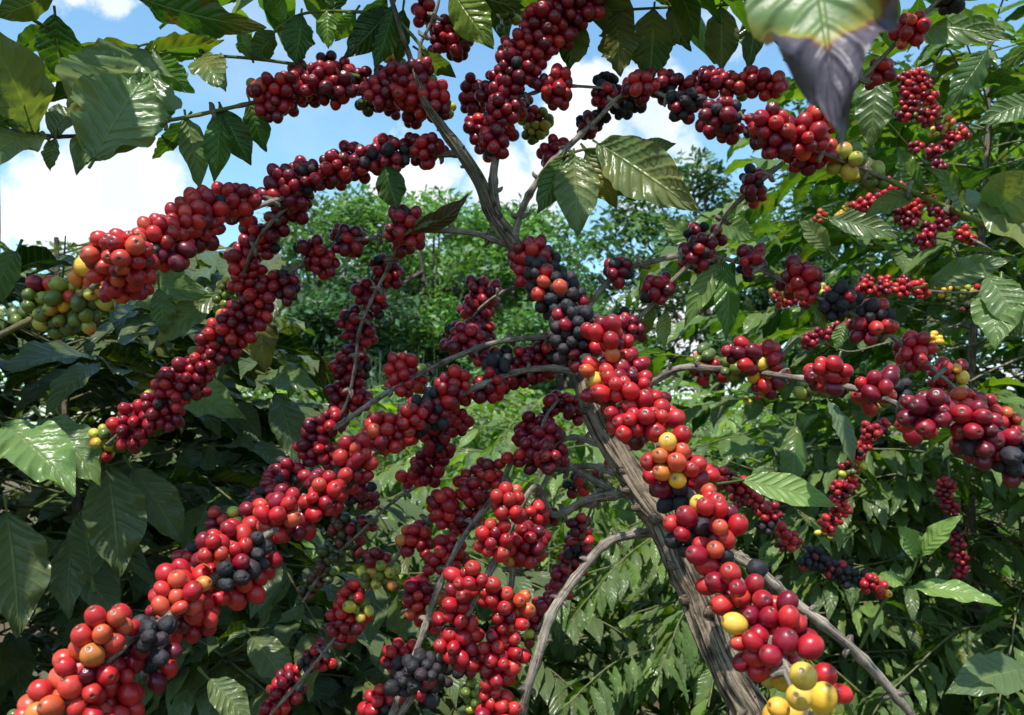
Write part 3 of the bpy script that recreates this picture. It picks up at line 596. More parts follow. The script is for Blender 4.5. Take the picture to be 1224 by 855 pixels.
# far left twig and its leaves
twl = twig(tw, [(130, 155, .76), (100, 162, .74), (62, 163, .70), (20, 158, .66), (-30, 150, .62)], 1.6, 2.2, .7, (.11, .11, .04))
for a in [(40, 160, -28, 22, .68, .60, .52, .5, 1, .2, 0, (.06, .12, .03)), (44, 162, -34, 215, .68, .58, .42, .8, 1, .3, 0, (.05, .10, .03)), (20, 150, -30, 130, .66, .62, .3, .3, -1, .2, 0, None),
          (64, -8, -10, 20, .62, .60, .5, .3, -1, .2, 0, (.04, .10, .02)), (66, 18, 75, 100, .74, .78, .6, .2, -1, .3, .2, None), (20, 60, 66, 28, .8, .8, .5, .3, -1, .2, .1, None), (62, 162, 92, 128, .7, .74, .5, .5, 1, .2, .1, None), (66, 165, 60, 205, .7, .7, .5, .5, 1, .2, .1, None)]:
    hero(tw, *a[:9], dis=a[9], jag=a[10], col=a[11])
twig(tw, [(-20, -20, .66), (30, 18, .70), (70, 40, .76), (110, 60, .80), (165, 63, .84)], 1.6, 1.2)
# top centre: leaves hanging under the growing tip
tt = bo['top twig']
for a in [(470, 8, 448, 82, .85, .84, .42, .2, -1, .2, 0), (466, 10, 410, 70, .85, .82, .42, .3, -1, .2, 0), (482, 10, 474, 78, .86, .88, .4, -.6, -1, .2, 0), (462, 0, 430, 40, .87, .9, .5, .2, -1, .2, 0),
          (540, -12, 590, 58, .86, .84, .50, .1, -1, .3, 0), (548, -14, 628, 10, .86, .86, .4, .3, -1, .2, 0), (425, 14, 400, 50, .86, .86, .5, .3, -1, .3, .1), (500, 60, 545, 92, .85, .9, .35, .4, -1, .2, 0),
          (688, 22, 680, 84, .88, .86, .55, .1, -1, .4, .2)]:
    hero(tt if a[0] < 640 else bo['top'], *a[:9], dis=a[9], jag=a[10])
# twig to the right of the top and its dark hanging leaves
twig(bo['top'], [(690, 12, .86), (740, 12, .88), (800, 9, .90), (860, 7, .90), (925, 0, .90)], 1.8, 1.2)
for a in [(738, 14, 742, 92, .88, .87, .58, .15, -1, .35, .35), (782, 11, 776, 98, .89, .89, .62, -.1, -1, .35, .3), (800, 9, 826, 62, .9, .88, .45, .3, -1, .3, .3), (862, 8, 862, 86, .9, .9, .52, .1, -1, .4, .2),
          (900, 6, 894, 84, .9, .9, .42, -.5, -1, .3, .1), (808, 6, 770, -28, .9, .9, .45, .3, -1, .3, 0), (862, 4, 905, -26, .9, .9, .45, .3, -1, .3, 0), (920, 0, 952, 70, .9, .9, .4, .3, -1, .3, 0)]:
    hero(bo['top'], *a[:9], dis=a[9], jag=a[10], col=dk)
# leaves hanging in the middle
mu = bo['middle upper']
twig(mu, [(664, 190, .82), (705, 178, .83), (752, 185, .84), (800, 210, .86)], 1.4, 1.0)
for a in [(672, 188, 642, 256, .82, .80, .42, .3, -1, .3, .1), (686, 186, 690, 284, .82, .79, .48, .1, 1, .4, .1), (700, 182, 738, 250, .83, .82, .42, -.2, -1, .8, .3), (715, 172, 836, 254, .83, .76, .40, .1, 1, .55, .15), (752, 184, 808, 172, .84, .84, .4, .2, 1, .4, .2),
          (700, 178, 760, 240, .84, .88, .4, .3, -1, .3, .1), (680, 190, 658, 226, .85, .9, .4, .3, -1, .3, .1)]:
    hero(mu, *a[:9], dis=a[9], jag=a[10], col=(.05, .10, .02), ripple=.10)
hero(bo['left big'], 460, 198, 476, 252, .83, .82, .6, .2, -1, dis=.2)
hero(bo['left middle'], 492, 276, 560, 232, .82, .80, .32, .5, -1, dis=1.0, col=(.05, .035, .03), arch=.2, label='dead brown curled leaf')
hero(bo['left middle'], 494, 275, 530, 262, .82, .80, .32, .5, 1, dis=1.0, col=(.05, .035, .03), arch=.2)
# leaves under the right upper branch
ru = bo['right upper']
for a in [(862, 312, 818, 392, .84, .84, .30, .3, 1, .3, .1), (866, 312, 868, 408, .84, .82, .32, -.4, -1, .6, .2), (796, 372, 794, 418, .84, .82, .35, .3, 1, .3, .1), (780, 365, 768, 405, .84, .86, .35, .5, -1, .3, .1), (878, 314, 842, 372, .84, .88, .36, .1, -1, .4, .2),
          (968, 350, 985, 398, .8, .8, .35, .5, 1, .9, .3)]:
    hero(ru, *a[:9], dis=a[9], jag=a[10])
# the pale green leaf lit by the sun and neighbours
fr = bo['front right']
twig(fr, [(835, 580, .60), (862, 578, .66), (888, 574, .74)], 1.4, 1.0)
hero(fr, 886, 574, 1001, 606, .74, .72, .36, .55, 1, col=(.17, .33, .06), dis=.05, arch=.05, wave=.05, ripple=.06, label='bright pale green leaf held flat in the sun')
# near blurred leaf with dead violet tip, hanging from an overhead branch
top_right = twig(bo['long diagonal'], [(1150, -28, .73), (1120, -110, .62), (1060, -190, .46), (985, -170, .33), (968, -90, .30)], 2.6, 1.6, .8)
hero(bo['long diagonal'], 966, -92, 1002, 158, .295, .25, .44, .05, 1, col=(.10, .19, .055), dis=.15, arch=.10, fold=.05, ripple=.03, wave=.30, jag=.32, mat=M_LD, pet=.006, label='large close green leaf with a dead grey-violet tip')
# right edge: curled leaves on the green tip
for a in [(1098, 230, 1030, 262, .80, .80, .36, .5, 1, .2, 0, None), (1104, 232, 1190, 200, .79, .74, .34, .6, -1, .3, .1, None), (1150, 250, 1110, 200, .79, .74, .30, .7, 1, .3, .1, None), (1182, 232, 1250, 320, .76, .62, .42, .6, 1, .5, .1, (.075, .14, .05)),
          (1180, 262, 1262, 205, .72, .62, .46, .3, 1, .35, .05, (.08, .15, .06)), (1104, 228, 1072, 176, .80, .84, .34, .5, -1, .2, 0, None)]:
    hero(mu, *a[:9], dis=a[9], jag=a[10], col=a[11])

# growing top of the tree above the picture, whose leaves shade the upper branches
mb = MB(); mbs = MB()
tops = [(460, -20, .86)]
lead = [P(460, -20, .86), P(470, -120, .90), P(490, -260, .94), P(520, -420, 1.0)]
tube(mbs, lead, [.0035, .003, .0025, .002], [.16, .20, .05, .6], sides=8, sub=6)
def leafy_shoot(mbs, mb, p0, d0, length, spacing, ll, droop=.5, col_k=1.0, res=(8, 4), stemr=.002, warm=0, keep=None, wave=.12, dis=.15, ripple=.03, wfrac=.40, hang=0):
    """a lateral shoot with opposite pairs of leaves"""
    n = max(2, int(length / spacing)); p = np.array(p0, float); d = unit(d0); pth = [p.copy()]
    pairs = []
    for i in range(n):
        d = unit(d + np.array([0, 0, -droop * spacing * 1.6]) + rng.normal(size=3) * .05); p = p + d * spacing; pth.append(p.copy()); pairs.append((p.copy(), d.copy(), (i + 1) / n))
    if keep is not None:
        ok = [keep(q) for q in pth]; k0 = next((i for i, q in enumerate(ok) if q), None)
        if k0 is None: return
        k1 = next((i for i in range(k0, len(ok)) if not ok[i]), len(ok))
        if k1 < 3: return
        k0 = max(0, k0 - 1)
        if k1 - k0 < 3: return
        pth = pth[k0:k1]; pairs = pairs[k0:k1 - 1]
    pth = np.array(pth)
    tube(mbs, pth, np.linspace(stemr, stemr * .5, len(pth)), [.12, .15, .04, .7], sides=5, sub=2)
    for p, d, f in pairs:
        if f < .22: continue
        s = unit(np.cross(d, [0, 0, 1]) + rng.normal(size=3) * .1)
        for sg in (-1, 1):
            L = ll * (1.0 - .45 * max(0, f - .75) / .25) * rng.uniform(.75, 1.12)
            a = rng.uniform(.5, .95)
            ax = unit(s * sg * a + d * rng.uniform(.35, .8) + np.array([0, 0, -rng.uniform(.05, .75) - hang * rng.uniform(.3, 1)]))
            nn = unit(np.array([0, 0, 1]) + s * sg * .3 + rng.normal(size=3) * .28)
            b = p + ax * .006
            if keep is not None and (not keep(b + ax * L) or not keep(b + ax * L * .5)): continue
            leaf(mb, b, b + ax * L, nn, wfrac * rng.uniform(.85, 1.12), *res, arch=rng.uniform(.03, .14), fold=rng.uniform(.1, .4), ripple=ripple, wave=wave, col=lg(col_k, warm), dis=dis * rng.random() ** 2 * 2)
for i in range(11):
    t = (i + .5) / 11; q = smooth_path(lead, 8)[int(t * 23)]
    az = i * 2.4
    leafy_shoot(mbs, mb, q, [math.cos(az), math.sin(az) * .6, .25], .36 * (1 - .4 * t), .05, .13, .6)
# overhead laterals reaching left and right above the frame
for (sx, sy, sd, dx, dy, dz, ln) in [(300, -110, .9, -1, -.2, .1, .5), (560, -90, .85, .9, -.3, .15, .45), (700, -60, .85, .9, .2, .2, .5), (620, -150, .8, -.5, -.6, .2, .4), (760, -120, .8, .8, -.4, .1, .45), (420, -100, .8, -.6, -.6, .2, .4)]:
    p0 = P(sx, sy, sd); leafy_shoot(mbs, mb, p0, [dx, dy, dz], ln, .05, .13, .5)
    k = min(lead, key=lambda v: np.linalg.norm(v - p0)); tube(mbs, [k, (k + p0) / 2 + [0, 0, .02], p0], [.003, .003, .002], [.12, .12, .05, .4], sides=6, sub=4)
o = mbs.build('branch', M_BR, tree, lead[0]); o['label'] = 'leading shoot above the fruiting branches'
mb.build('crown', M_L, tree, lead[0])

# ------------------------------------------------------------------ OTHER COFFEE TREES
def coffee_bush(x, y, h, rad_, label, nlat, ll=.125, spacing=.05, keep=None, seed=1, droop=.55, col_k=1.0, res=(8, 4), up=.35, h0=.25, group=None, warm=0, dis=.2, wave=.12, ripple=.03, cat='coffee tree', lean=(0, 0), name='coffee_tree', stemr=.0028, wfrac=.40, hang=0):
    global rng
    keep_rng = rng; rng = np.random.default_rng(seed)
    e = empty(name, (x, y, 0), label, cat, group)
    mb = MB(); mbs = MB(); mt = MB()
    tp = [np.array([x + lean[0] * t + .06 * math.sin(t * 6 + seed), y + lean[1] * t, h * t - .03]) for t in np.linspace(0, 1, 7)]
    tube(mt, tp, np.linspace(.022, .005, 7), [.2, .2, .2, 0], sides=10, rough=.12, sub=6, seed=seed)
    tq = smooth_path(tp, 8)
    for i in range(nlat):
        t = h0 + (1 - h0) * ((i + .5) / nlat); q = tq[min(len(tq) - 1, int(t * (len(tq) - 1)))]
        az = i * 2.399 + seed; fall = math.sin(math.pi * min(1, (1.08 - t) / (1.08 - h0) * .75 + .12))
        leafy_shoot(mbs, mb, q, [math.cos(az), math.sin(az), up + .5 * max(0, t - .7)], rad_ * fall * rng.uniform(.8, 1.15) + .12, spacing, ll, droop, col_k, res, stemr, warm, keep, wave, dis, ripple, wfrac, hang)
    mt.build('trunk', M_BR if h < 1 else M_BARK, e, (x, y, 0)); mbs.build('branch', M_BR, e, (x, y, 0))
    mb.build('crown', M_L, e, (x, y, h * .6))
    rng = keep_rng
    return e
BOX = [(1060, 80, 1168, 202), (960, 205, 1172, 308), (1020, 322, 1192, 382), (975, 500, 1068, 655), (915, 330, 1035, 432), (1108, 565, 1160, 702), (855, 555, 1075, 722)]
def clearbox(p):
    x, y, d = proj(p)
    return not (d < 1.72 and any(a - 8 < x < c + 8 and b - 8 < y < e + 8 for a, b, c, e in BOX))
def keepf(dmin, sky=None, dmax=99):
    def f(p):
        x, y, d = proj(p)
        if d < dmin or d > dmax or not clearbox(p): return False
        if sky is not None and -200 < x < 1424:
            if y < np.interp(x, sky[0], sky[1]) + 12 * math.sin(x * .05): return False
        return True
    return f
SKL = ([-200, 0, 120, 200, 300, 345, 390, 430, 520], [250, 285, 292, 262, 268, 330, 430, 520, 760])
bushes = []
B1 = coffee_bush(-.95, 1.75, 1.95, .95, 'glossy coffee tree on the left, coloured dark as if in shade, its big leaves reaching the lower left corner', 125, .145, .048, keepf(1.02, SKL), 5, .5, .27, (14, 4), h0=.12)  # leaf colours of the left trees are darkened to carry shade
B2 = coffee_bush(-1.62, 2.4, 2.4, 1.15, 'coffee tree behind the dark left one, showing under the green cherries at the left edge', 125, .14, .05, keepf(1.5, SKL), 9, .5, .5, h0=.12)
B3 = coffee_bush(-.40, 2.35, 1.50, .85, 'low shaded coffee tree seen between the lower left branches', 90, .13, .048, keepf(1.25, ([-200, 300, 345, 400, 470, 560, 700], [330, 400, 470, 560, 610, 640, 700])), 12, .55, .34, h0=.12)  # its shade is partly put into a darker leaf colour
B4 = coffee_bush(.62, 2.05, 1.48, .85, 'coffee tree with drooping feathery leaf sprays behind the trunk at lower right', 150, .092, .030, keepf(1.5, ([400, 640, 700, 800, 900, 1000, 1300], [800, 640, 560, 545, 530, 520, 520])), 21, 1.0, 1.15, (18, 4), warm=.10, ripple=.15, h0=.12, wfrac=.30, hang=1.0)
B5 = coffee_bush(1.28, 1.95, 1.58, .85, 'coffee tree filling the lower right corner with long glossy leaf pairs', 150, .10, .034, keepf(1.4, ([600, 900, 1300], [560, 545, 520])), 31, .9, 1.05, (18, 4), warm=.06, ripple=.14, h0=.12, wfrac=.32, hang=.9)
B6 = coffee_bush(.05, 3.0, 1.62, .95, 'coffee tree with bright drooping leaves seen low between the centre rods', 90, .12, .045, keepf(1.7, ([300, 400, 500, 700, 900], [600, 540, 510, 510, 540])), 41, .9, 1.4, warm=.15, h0=.12, ripple=.12, wfrac=.34, hang=.8)
# right rear tree (with small far cherries)
SKR = ([700, 800, 815, 835, 870, 900, 960, 1224, 1500], [330, 300, 250, 262, 190, 120, -40, -200, -200])
B7 = coffee_bush(1.24, 2.1, 2.6, .92, 'tall coffee tree at upper right hung with small distant red and yellow cherries', 100, .13, .05, lambda p: keepf(1.1, SKR)(p) and proj(p)[1] < 640, 52, .5, 1.0, (14, 4), h0=.33, warm=.1, ripple=.07)
B8 = coffee_bush(1.9, 2.5, 2.7, .95, 'coffee tree behind the upper right one at the right edge', 70, .13, .05, lambda p: keepf(1.6, SKR)(p), 58, .5, 1.15, h0=.3, warm=.1)

# unseen shoots added to the left tree beyond the frame, to shade its lower leaves
_r = rng; rng = np.random.default_rng(77); mb = MB(); mbs = MB()
def kout(p):
    x, y, d = proj(p); return (d < .05 or x < -45 or y < -60) and p[0] < -.50 and p[1] > .34
stem = [np.array([-.98, 1.7, .1]), np.array([-1.15, 1.35, .9]), np.array([-1.1, 1.0, 1.6]), np.array([-1.0, .85, 2.1]), np.array([-.95, .75, 2.5])]
tube(mbs, stem, [.016, .014, .012, .008, .004], [.2, .2, .2, 0], sides=9, rough=.12, sub=6)
sq = smooth_path(stem, 8)
for i in range(60):
    q = sq[int(16 + (i / 60) * (len(sq) - 17))]; az = i * 2.399
    leafy_shoot(mbs, mb, q, [math.cos(az), math.sin(az), .25], rng.uniform(.35, .6), .05, .14, .5, .6, (8, 4), keep=kout)
mbs.build('branch', M_BR, B1, stem[0]); mb.build('crown', M_L, B1, stem[3]); rng = _r

# cherries on the right rear tree
BK = {}
BK['a'] = ("1135,60,9,2 1110,95,9,1.8 1100,125,9,1.6 1120,160,9,1.5 1150,175,9,1.2", """
1082,108,9,7,R;1105,100,9,6,C;1085,122,9,7,RC|1085,100,9,7,RC;1095,90,9,6,RS;1078,92,9,4,C|1100,110,9,8,R;1112,118,9,6,RS|1082,135,9,7,R;1070,145,8,5,RC;1095,140,9,6,RCG|1108,140,9,9,CR;1120,130,9,5,S|1120,155,9,8,RCy;1135,145,9,5,Oy|1140,162,9,8,RS;1152,158,9,4,R;1132,172,9,4,R|1115,182,9,8,C;1090,178,9,4,C""")
BK['b'] = ("1185,300,9,2.4 1150,280,9,2 1100,262,9,1.8 1050,245,9,1.5 990,262,9,1.2", """
975,260,8,5,SO;1000,258,8,5,yY;1010,250,8,6,y|1030,245,9,7,RR;1042,240,9,6,R;1025,252,8,4,yR|1055,235,9,8,RC;1065,228,9,6,R;1078,222,9,5,R|1065,250,9,6,CK;1080,262,9,8,C|1092,245,9,9,R;1088,262,9,7,C|1120,250,9,8,C;1125,268,9,8,C;1108,290,9,6,C|1075,245,9,7,R;1110,232,9,7,RC|1140,255,9,8,C;1110,275,9,8,RC|1150,280,9,6,RC;1160,285,9,4,R;1100,290,9,6,C|1125,190,9,6,C;1060,215,9,4,RC""")
BK['c'] = ("1190,345,10,2.4 1150,350,10,2 1090,346,10,1.8 1030,340,10,1.6", """
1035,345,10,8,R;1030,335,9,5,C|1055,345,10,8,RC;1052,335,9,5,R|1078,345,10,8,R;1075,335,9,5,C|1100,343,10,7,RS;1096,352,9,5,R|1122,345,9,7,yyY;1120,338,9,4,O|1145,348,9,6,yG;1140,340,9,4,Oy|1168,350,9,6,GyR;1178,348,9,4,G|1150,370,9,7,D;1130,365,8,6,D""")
BK['d'] = ("1060,410,9,1.8 1010,420,9,1.6 960,400,9,1.5 920,440,9,1.2", """
925,345,9,6,yS;932,355,9,4,SO|945,350,9,7,C;965,355,9,6,C|985,340,9,5,Ry;990,350,9,4,Gy|970,405,9,8,C;985,398,9,6,C;960,412,8,5,C|1000,390,9,8,CCG;1015,385,9,4,C|1125,405,9,6,yY;1130,415,9,5,yG|905,475,9,4,RG;890,480,8,4,G""")
BK['e'] = ("1060,440,10,2 1050,500,10,1.8 1025,540,10,1.6 1005,590,10,1.4 990,635,10,1.2", """
1042,515,11,10,R;1055,510,10,6,C|1025,540,11,9,RC;1035,532,10,5,R|1015,560,10,8,RCG;1025,555,10,4,y|1005,585,11,9,CR;1018,578,10,5,R|1000,605,11,10,R;1012,610,10,4,R|990,628,11,9,RC;1000,620,10,4,R;985,638,10,4,Gy""")
BK['f'] = ("1140,470,9,2 1134,540,9,1.8 1136,590,9,1.6 1142,640,9,1.4 1148,695,9,1", """
1132,580,9,10,C;1128,590,9,6,C|1135,605,9,10,C|1138,625,9,10,CK|1142,645,9,10,C|1146,665,9,10,C|1148,685,9,9,C""")
BK['g'] = ("830,545,12,2.4 870,570,12,2 905,600,12,1.8 945,645,12,1.8 990,675,12,1.6 1060,708,12,1.2", """
860,568,13,6,RC;875,580,13,6,CR|888,585,13,8,RC;882,598,12,5,C|905,605,13,8,RC;918,612,12,5,R|915,628,12,6,K;925,620,12,4,RK|940,640,13,4,R;950,650,13,4,RS;935,652,12,4,K|975,668,12,9,K;965,672,12,5,K|992,680,12,9,K|1010,688,12,9,K|1028,692,12,7,K|1045,700,13,5,RC;1058,708,13,4,RY""")
for k in BK: BK[k] = (parse_path(BK[k][0]), BK[k][1].strip())
pts, rad, kinds, bid, cid, sizes, near = build_berries(BK)
for bi, (name, (path, cl)) in enumerate(BK.items()):
    par = B4 if name == 'g' else (B5 if name == 'f' else B7)
    pp = np.array([P(x, y, dist(s)) for x, y, s, r in path])
    root = {'g': P(800, 520, 1.3)}.get(name)
    ends = [root] if root is not None else [np.array([par.location.x, par.location.y, pp[0][2] + .12])]
    full = np.vstack([ends, pp]); mb = MB()
    tube(mb, full, [.003] + [r * .001 for *_, r in path], [.1, .09, .05, .2], sides=7, rough=.1, knots=.045, sub=6)
    o = mb.build('branch', M_BR, par, pp[0])
    m = np.where(bid == bi)[0]
    for k in sorted(set(cid[m])):
        mc = [i for i in m if cid[i] == k]; b = MB()
        for i in mc: add_berry(b, pts[i], rad[i], (pts[i] - near[i]), kinds[i], 'lo')
        b.build('cherry_cluster', [M_B, M_K], o, pts[mc].mean(0))

# hero leaves of the left tree; sunlit and shaded tones are in their colours
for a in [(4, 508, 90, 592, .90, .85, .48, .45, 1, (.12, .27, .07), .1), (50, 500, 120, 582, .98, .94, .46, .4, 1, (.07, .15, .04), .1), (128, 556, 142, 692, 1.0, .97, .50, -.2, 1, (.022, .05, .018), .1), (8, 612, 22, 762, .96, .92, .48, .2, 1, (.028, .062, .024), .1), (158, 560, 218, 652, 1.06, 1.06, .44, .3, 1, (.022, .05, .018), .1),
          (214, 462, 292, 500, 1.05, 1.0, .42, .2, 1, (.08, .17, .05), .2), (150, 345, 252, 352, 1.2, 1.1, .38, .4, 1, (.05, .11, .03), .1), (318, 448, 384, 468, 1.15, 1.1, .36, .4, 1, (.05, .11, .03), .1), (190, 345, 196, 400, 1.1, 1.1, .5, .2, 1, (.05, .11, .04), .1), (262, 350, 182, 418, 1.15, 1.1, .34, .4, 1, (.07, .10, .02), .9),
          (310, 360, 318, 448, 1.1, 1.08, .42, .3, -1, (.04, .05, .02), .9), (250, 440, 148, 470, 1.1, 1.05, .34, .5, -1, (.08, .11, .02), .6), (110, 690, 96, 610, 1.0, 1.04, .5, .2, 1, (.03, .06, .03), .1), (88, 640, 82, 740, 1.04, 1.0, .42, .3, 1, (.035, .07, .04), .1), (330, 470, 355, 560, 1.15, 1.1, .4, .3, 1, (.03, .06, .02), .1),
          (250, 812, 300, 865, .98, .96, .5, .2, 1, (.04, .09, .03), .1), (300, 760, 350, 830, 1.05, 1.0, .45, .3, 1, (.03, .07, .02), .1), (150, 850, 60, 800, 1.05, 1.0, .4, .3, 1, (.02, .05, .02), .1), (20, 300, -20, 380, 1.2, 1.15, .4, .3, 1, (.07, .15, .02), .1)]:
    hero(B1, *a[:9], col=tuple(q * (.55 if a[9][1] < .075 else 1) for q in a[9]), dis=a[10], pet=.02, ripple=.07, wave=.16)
# sapling shoot with pale leaves at right
o = twig(B5, [(1020, 790, 1.35), (1060, 715, 1.2), (1088, 688, 1.16), (1100, 655, 1.15)], 2.4, 1.5, .9, (.20, .28, .06), name='shoot')
for a in [(1098, 664, 1072, 628, 1.15, 1.13, .50, .5, 1), (1099, 666, 1150, 616, 1.15, 1.12, .36, .5, 1), (1086, 702, 1198, 724, 1.16, 1.10, .30, .7, 1), (1080, 694, 1040, 700, 1.17, 1.12, .3, .5, 1)]:
    hero(B5, *a, col=(.20, .36, .07), dis=.15, ripple=.09)
# bright leaves of the right rear tree
for a in [(1196, 340, 1190, 418, 1.05, 1.0, .55, .1, 1, (.09, .19, .05)), (1180, 330, 1222, 400, 1.05, 1.0, .5, .3, 1, (.07, .15, .04)), (990, 300, 955, 262, 1.2, 1.2, .5, .3, 1, (.05, .11, .04)), (990, 262, 1080, 285, 1.3, 1.25, .35, .4, 1, (.04, .09, .04)), (1010, 385, 1000, 420, 1.2, 1.2, .5, .3, 1, (.09, .2, .05)),
          (1060, 30, 1215, 48, 1.1, 1.0, .30, .4, 1, (.05, .11, .03)), (1050, 90, 1040, 180, 1.25, 1.25, .45, .1, 1, (.03, .07, .02)), (1110, 340, 1210, 310, 1.15, 1.1, .38, .3, 1, (.04, .09, .03)), (990, 480, 1020, 560, 1.25, 1.2, .3, .7, 1, (.06, .10, .08)),
          (950, 510, 945, 590, 1.25, 1.2, .36, .2, -1, (.06, .12, .03)), (1180, 60, 1130, 130, 1.3, 1.3, .4, .2, -1, (.05, .1, .03)), (840, 300, 790, 262, 1.4, 1.4, .45, .2, 1, (.09, .18, .04)), (850, 262, 905, 285, 1.35, 1.35, .5, .2, 1, (.1, .2, .05)), (1240, 120, 1165, 150, 1.1, 1.1, .4, .3, 1, (.06, .13, .04)), (1230, 800, 1130, 830, 1.2, 1.15, .4, .4, 1, (.05, .1, .05))]:
    hero(B8 if a[0] > 1170 and a[1] < 200 else B7, *a[:9], col=a[9], dis=.2, pet=.02, ripple=.07)

# ------------------------------------------------------------------ middle distance: rows of coffee
mid = []
def midbush(x, y, h, label, seed, k=1.6, n=90):
    return coffee_bush(x, y, h, 1.0, label, n, .15, .075, None, seed, .7, k * 1.1, (5, 2), warm=.25, stemr=.004, h0=.15)
MP = midbush(.15, 5.2, 1.75, 'sunlit coffee bush in the plantation row straight behind the trunk', 61, 1.6)
def copy_tree(o, loc, rz, label, sc=1.0):
    c = o.copy(); COL.objects.link(c); c.location = loc; c.rotation_euler.z = rz; c.scale = (sc, sc, sc); c['label'] = label
    for ch in o.children:
        d = ch.copy(); COL.objects.link(d); d.parent = c
    return c
rowg = 'coffee bushes in the plantation rows behind'
MP['group'] = rowg
M2 = midbush(1.6, 4.6, 1.7, 'sunlit coffee bush in the row below the right-hand branches', 67, 1.5); M2['group'] = rowg
for (s, x, y, rz, sc, lb) in [(MP, -1.1, 5.6, 1.2, 1.0, 'sunlit coffee bush in the row left of the tall grass'), (M2, 3.0, 4.9, 2.2, 1.0, 'coffee bush in the row at the right edge behind the fruiting branches'), (M2, .9, 6.6, 4.1, 1.05, 'coffee bush in the second row right of the trunk'),
                              (MP, -2.3, 6.4, 3.0, 1.1, 'coffee bush in the second row behind the dark left tree'), (MP, 2.4, 7.2, .7, 1.05, 'coffee bush in the second row far to the right'), (M2, -.6, 7.4, 5.2, 1.05, 'coffee bush in the second row behind the tall grass'), (M2, 4.2, 6.6, 1.4, 1.1, 'coffee bush ending the second row at the right edge'),
                              (MP, .3, 9.6, 2.5, 1.1, 'small coffee bush in the far row in the centre gap'), (M2, -1.8, 10.2, .3, 1.1, 'small coffee bush in the far row left of the centre gap'), (MP, 2.6, 10.4, 4.4, 1.1, 'small coffee bush in the far row right of the trunk')]:
    copy_tree(s, (x, y, 0), rz, lb, sc)
# tall grass clump
e = empty('tall_grass', (-1.15, 6.9, 0), 'clump of tall grey-green grass standing in front of the far trees', 'grass clump')
mb = MB()
for i in range(420):
    b = np.array([-1.15, 6.9, 0]) + [rng.normal() * .35, rng.normal() * .3, 0]; a = rng.uniform(0, 6.28); ln = rng.uniform(1.5, 2.3); lean = rng.uniform(.05, .5)
    d = np.array([math.cos(a), math.sin(a), 0]); w = np.cross(d, [0, 0, 1]) * .012
    t = np.linspace(0, 1, 6)[:, None]; c = b + d * lean * t ** 2 * 1.1 + np.array([0, 0, 1]) * ln * (t - .18 * lean * t ** 3)
    wd = w * (1 - t * .9); v = np.vstack([c - wd, c + wd]); f = [[k, k + 1, k + 7, k + 6] for k in range(5)]
    g = rng.uniform(.8, 1.3); mb.add(v, f, [.09 * g, .14 * g, .075 * g, 1])
mb.build('blades', M_F, e, (-1.15, 6.9, 0))

# ------------------------------------------------------------------ far trees
def far_tree(x, y, h, r, label, seed, n=9000, lsz=.16, base=.3, c0=(.045, .095, .03), name='shade_tree', cl=46, thick=.14, open_=.30, cat='tree'):
    g = np.random.default_rng(seed)
    e = empty(name, (x, y, 0), label, cat)
    mt = MB(); top = np.array([x + g.normal() * .3, y + g.normal() * .3, h * .85])
    mid_ = np.array([x + g.normal() * .2, y, h * base * 1.1]); tube(mt, [(x, y, -.1), mid_, top], [thick, thick * .8, thick * .15], [.2, .2, .2, 0], sides=9, rough=.1, sub=6, seed=seed)
    C = []
    for i in range(cl):
        u = unit(g.normal(size=3)); rr = g.uniform(.45, 1) ** .6
        c = np.array([x, y, h * (base + (1 - base) * .52)]) + u * rr * np.array([r, r, h * (1 - base) * .5]); C.append(c)
        if i % 2 == 0:
            s = mid_ + (top - mid_) * g.uniform(0, .8); tube(mt, [s, (s + c) / 2 + [0, 0, .15], c], [thick * .35, thick * .2, .015], [.2, .2, .2, 0], sides=5, sub=3)
    C = np.array(C); which = g.integers(cl, size=n); cs = g.uniform(.6, 1.5, cl)
    off = g.normal(size=(n, 3)); off /= np.linalg.norm(off, axis=1)[:, None]; off *= (g.uniform(0, 1, n) ** .5)[:, None] * r * open_ * np.array([1.15, 1.15, .62])
    p = C[which] + off
    a = g.normal(size=(n, 3)); a[:, 2] *= .6; a /= np.linalg.norm(a, axis=1)[:, None]
    nn = g.normal(size=(n, 3)) * .6 + [0, 0, 1]; s = np.cross(a, nn); s /= np.linalg.norm(s, axis=1)[:, None]; nn = np.cross(s, a)
    L = (lsz * g.uniform(.6, 1.3, n))[:, None]
    v = np.stack([p, p + a * L * .5 + s * L * .22 + nn * L * .08, p + a * L, p + a * L * .5 - s * L * .22 + nn * L * .08], 1).reshape(-1, 3)
    i0 = (np.arange(n) * 4)[:, None]; f = np.vstack([i0 + [0, 1, 2], i0 + [0, 2, 3]])
    k = 1.35 * (g.uniform(.55, 1.5, n) * cs[which])[:, None]; cc = np.array(c0)[None] * k * (1 + g.normal(size=(n, 3)) * .06); cc = np.clip(cc, .005, 1)
    mb = MB(); mb.add(v, f, np.repeat(np.column_stack([cc, np.ones(n)]), 4, 0))
    mt.build('trunk', M_FB, e, (x, y, 0)); mb.build('crown', M_F, e, (x, y, h * .6)); return e
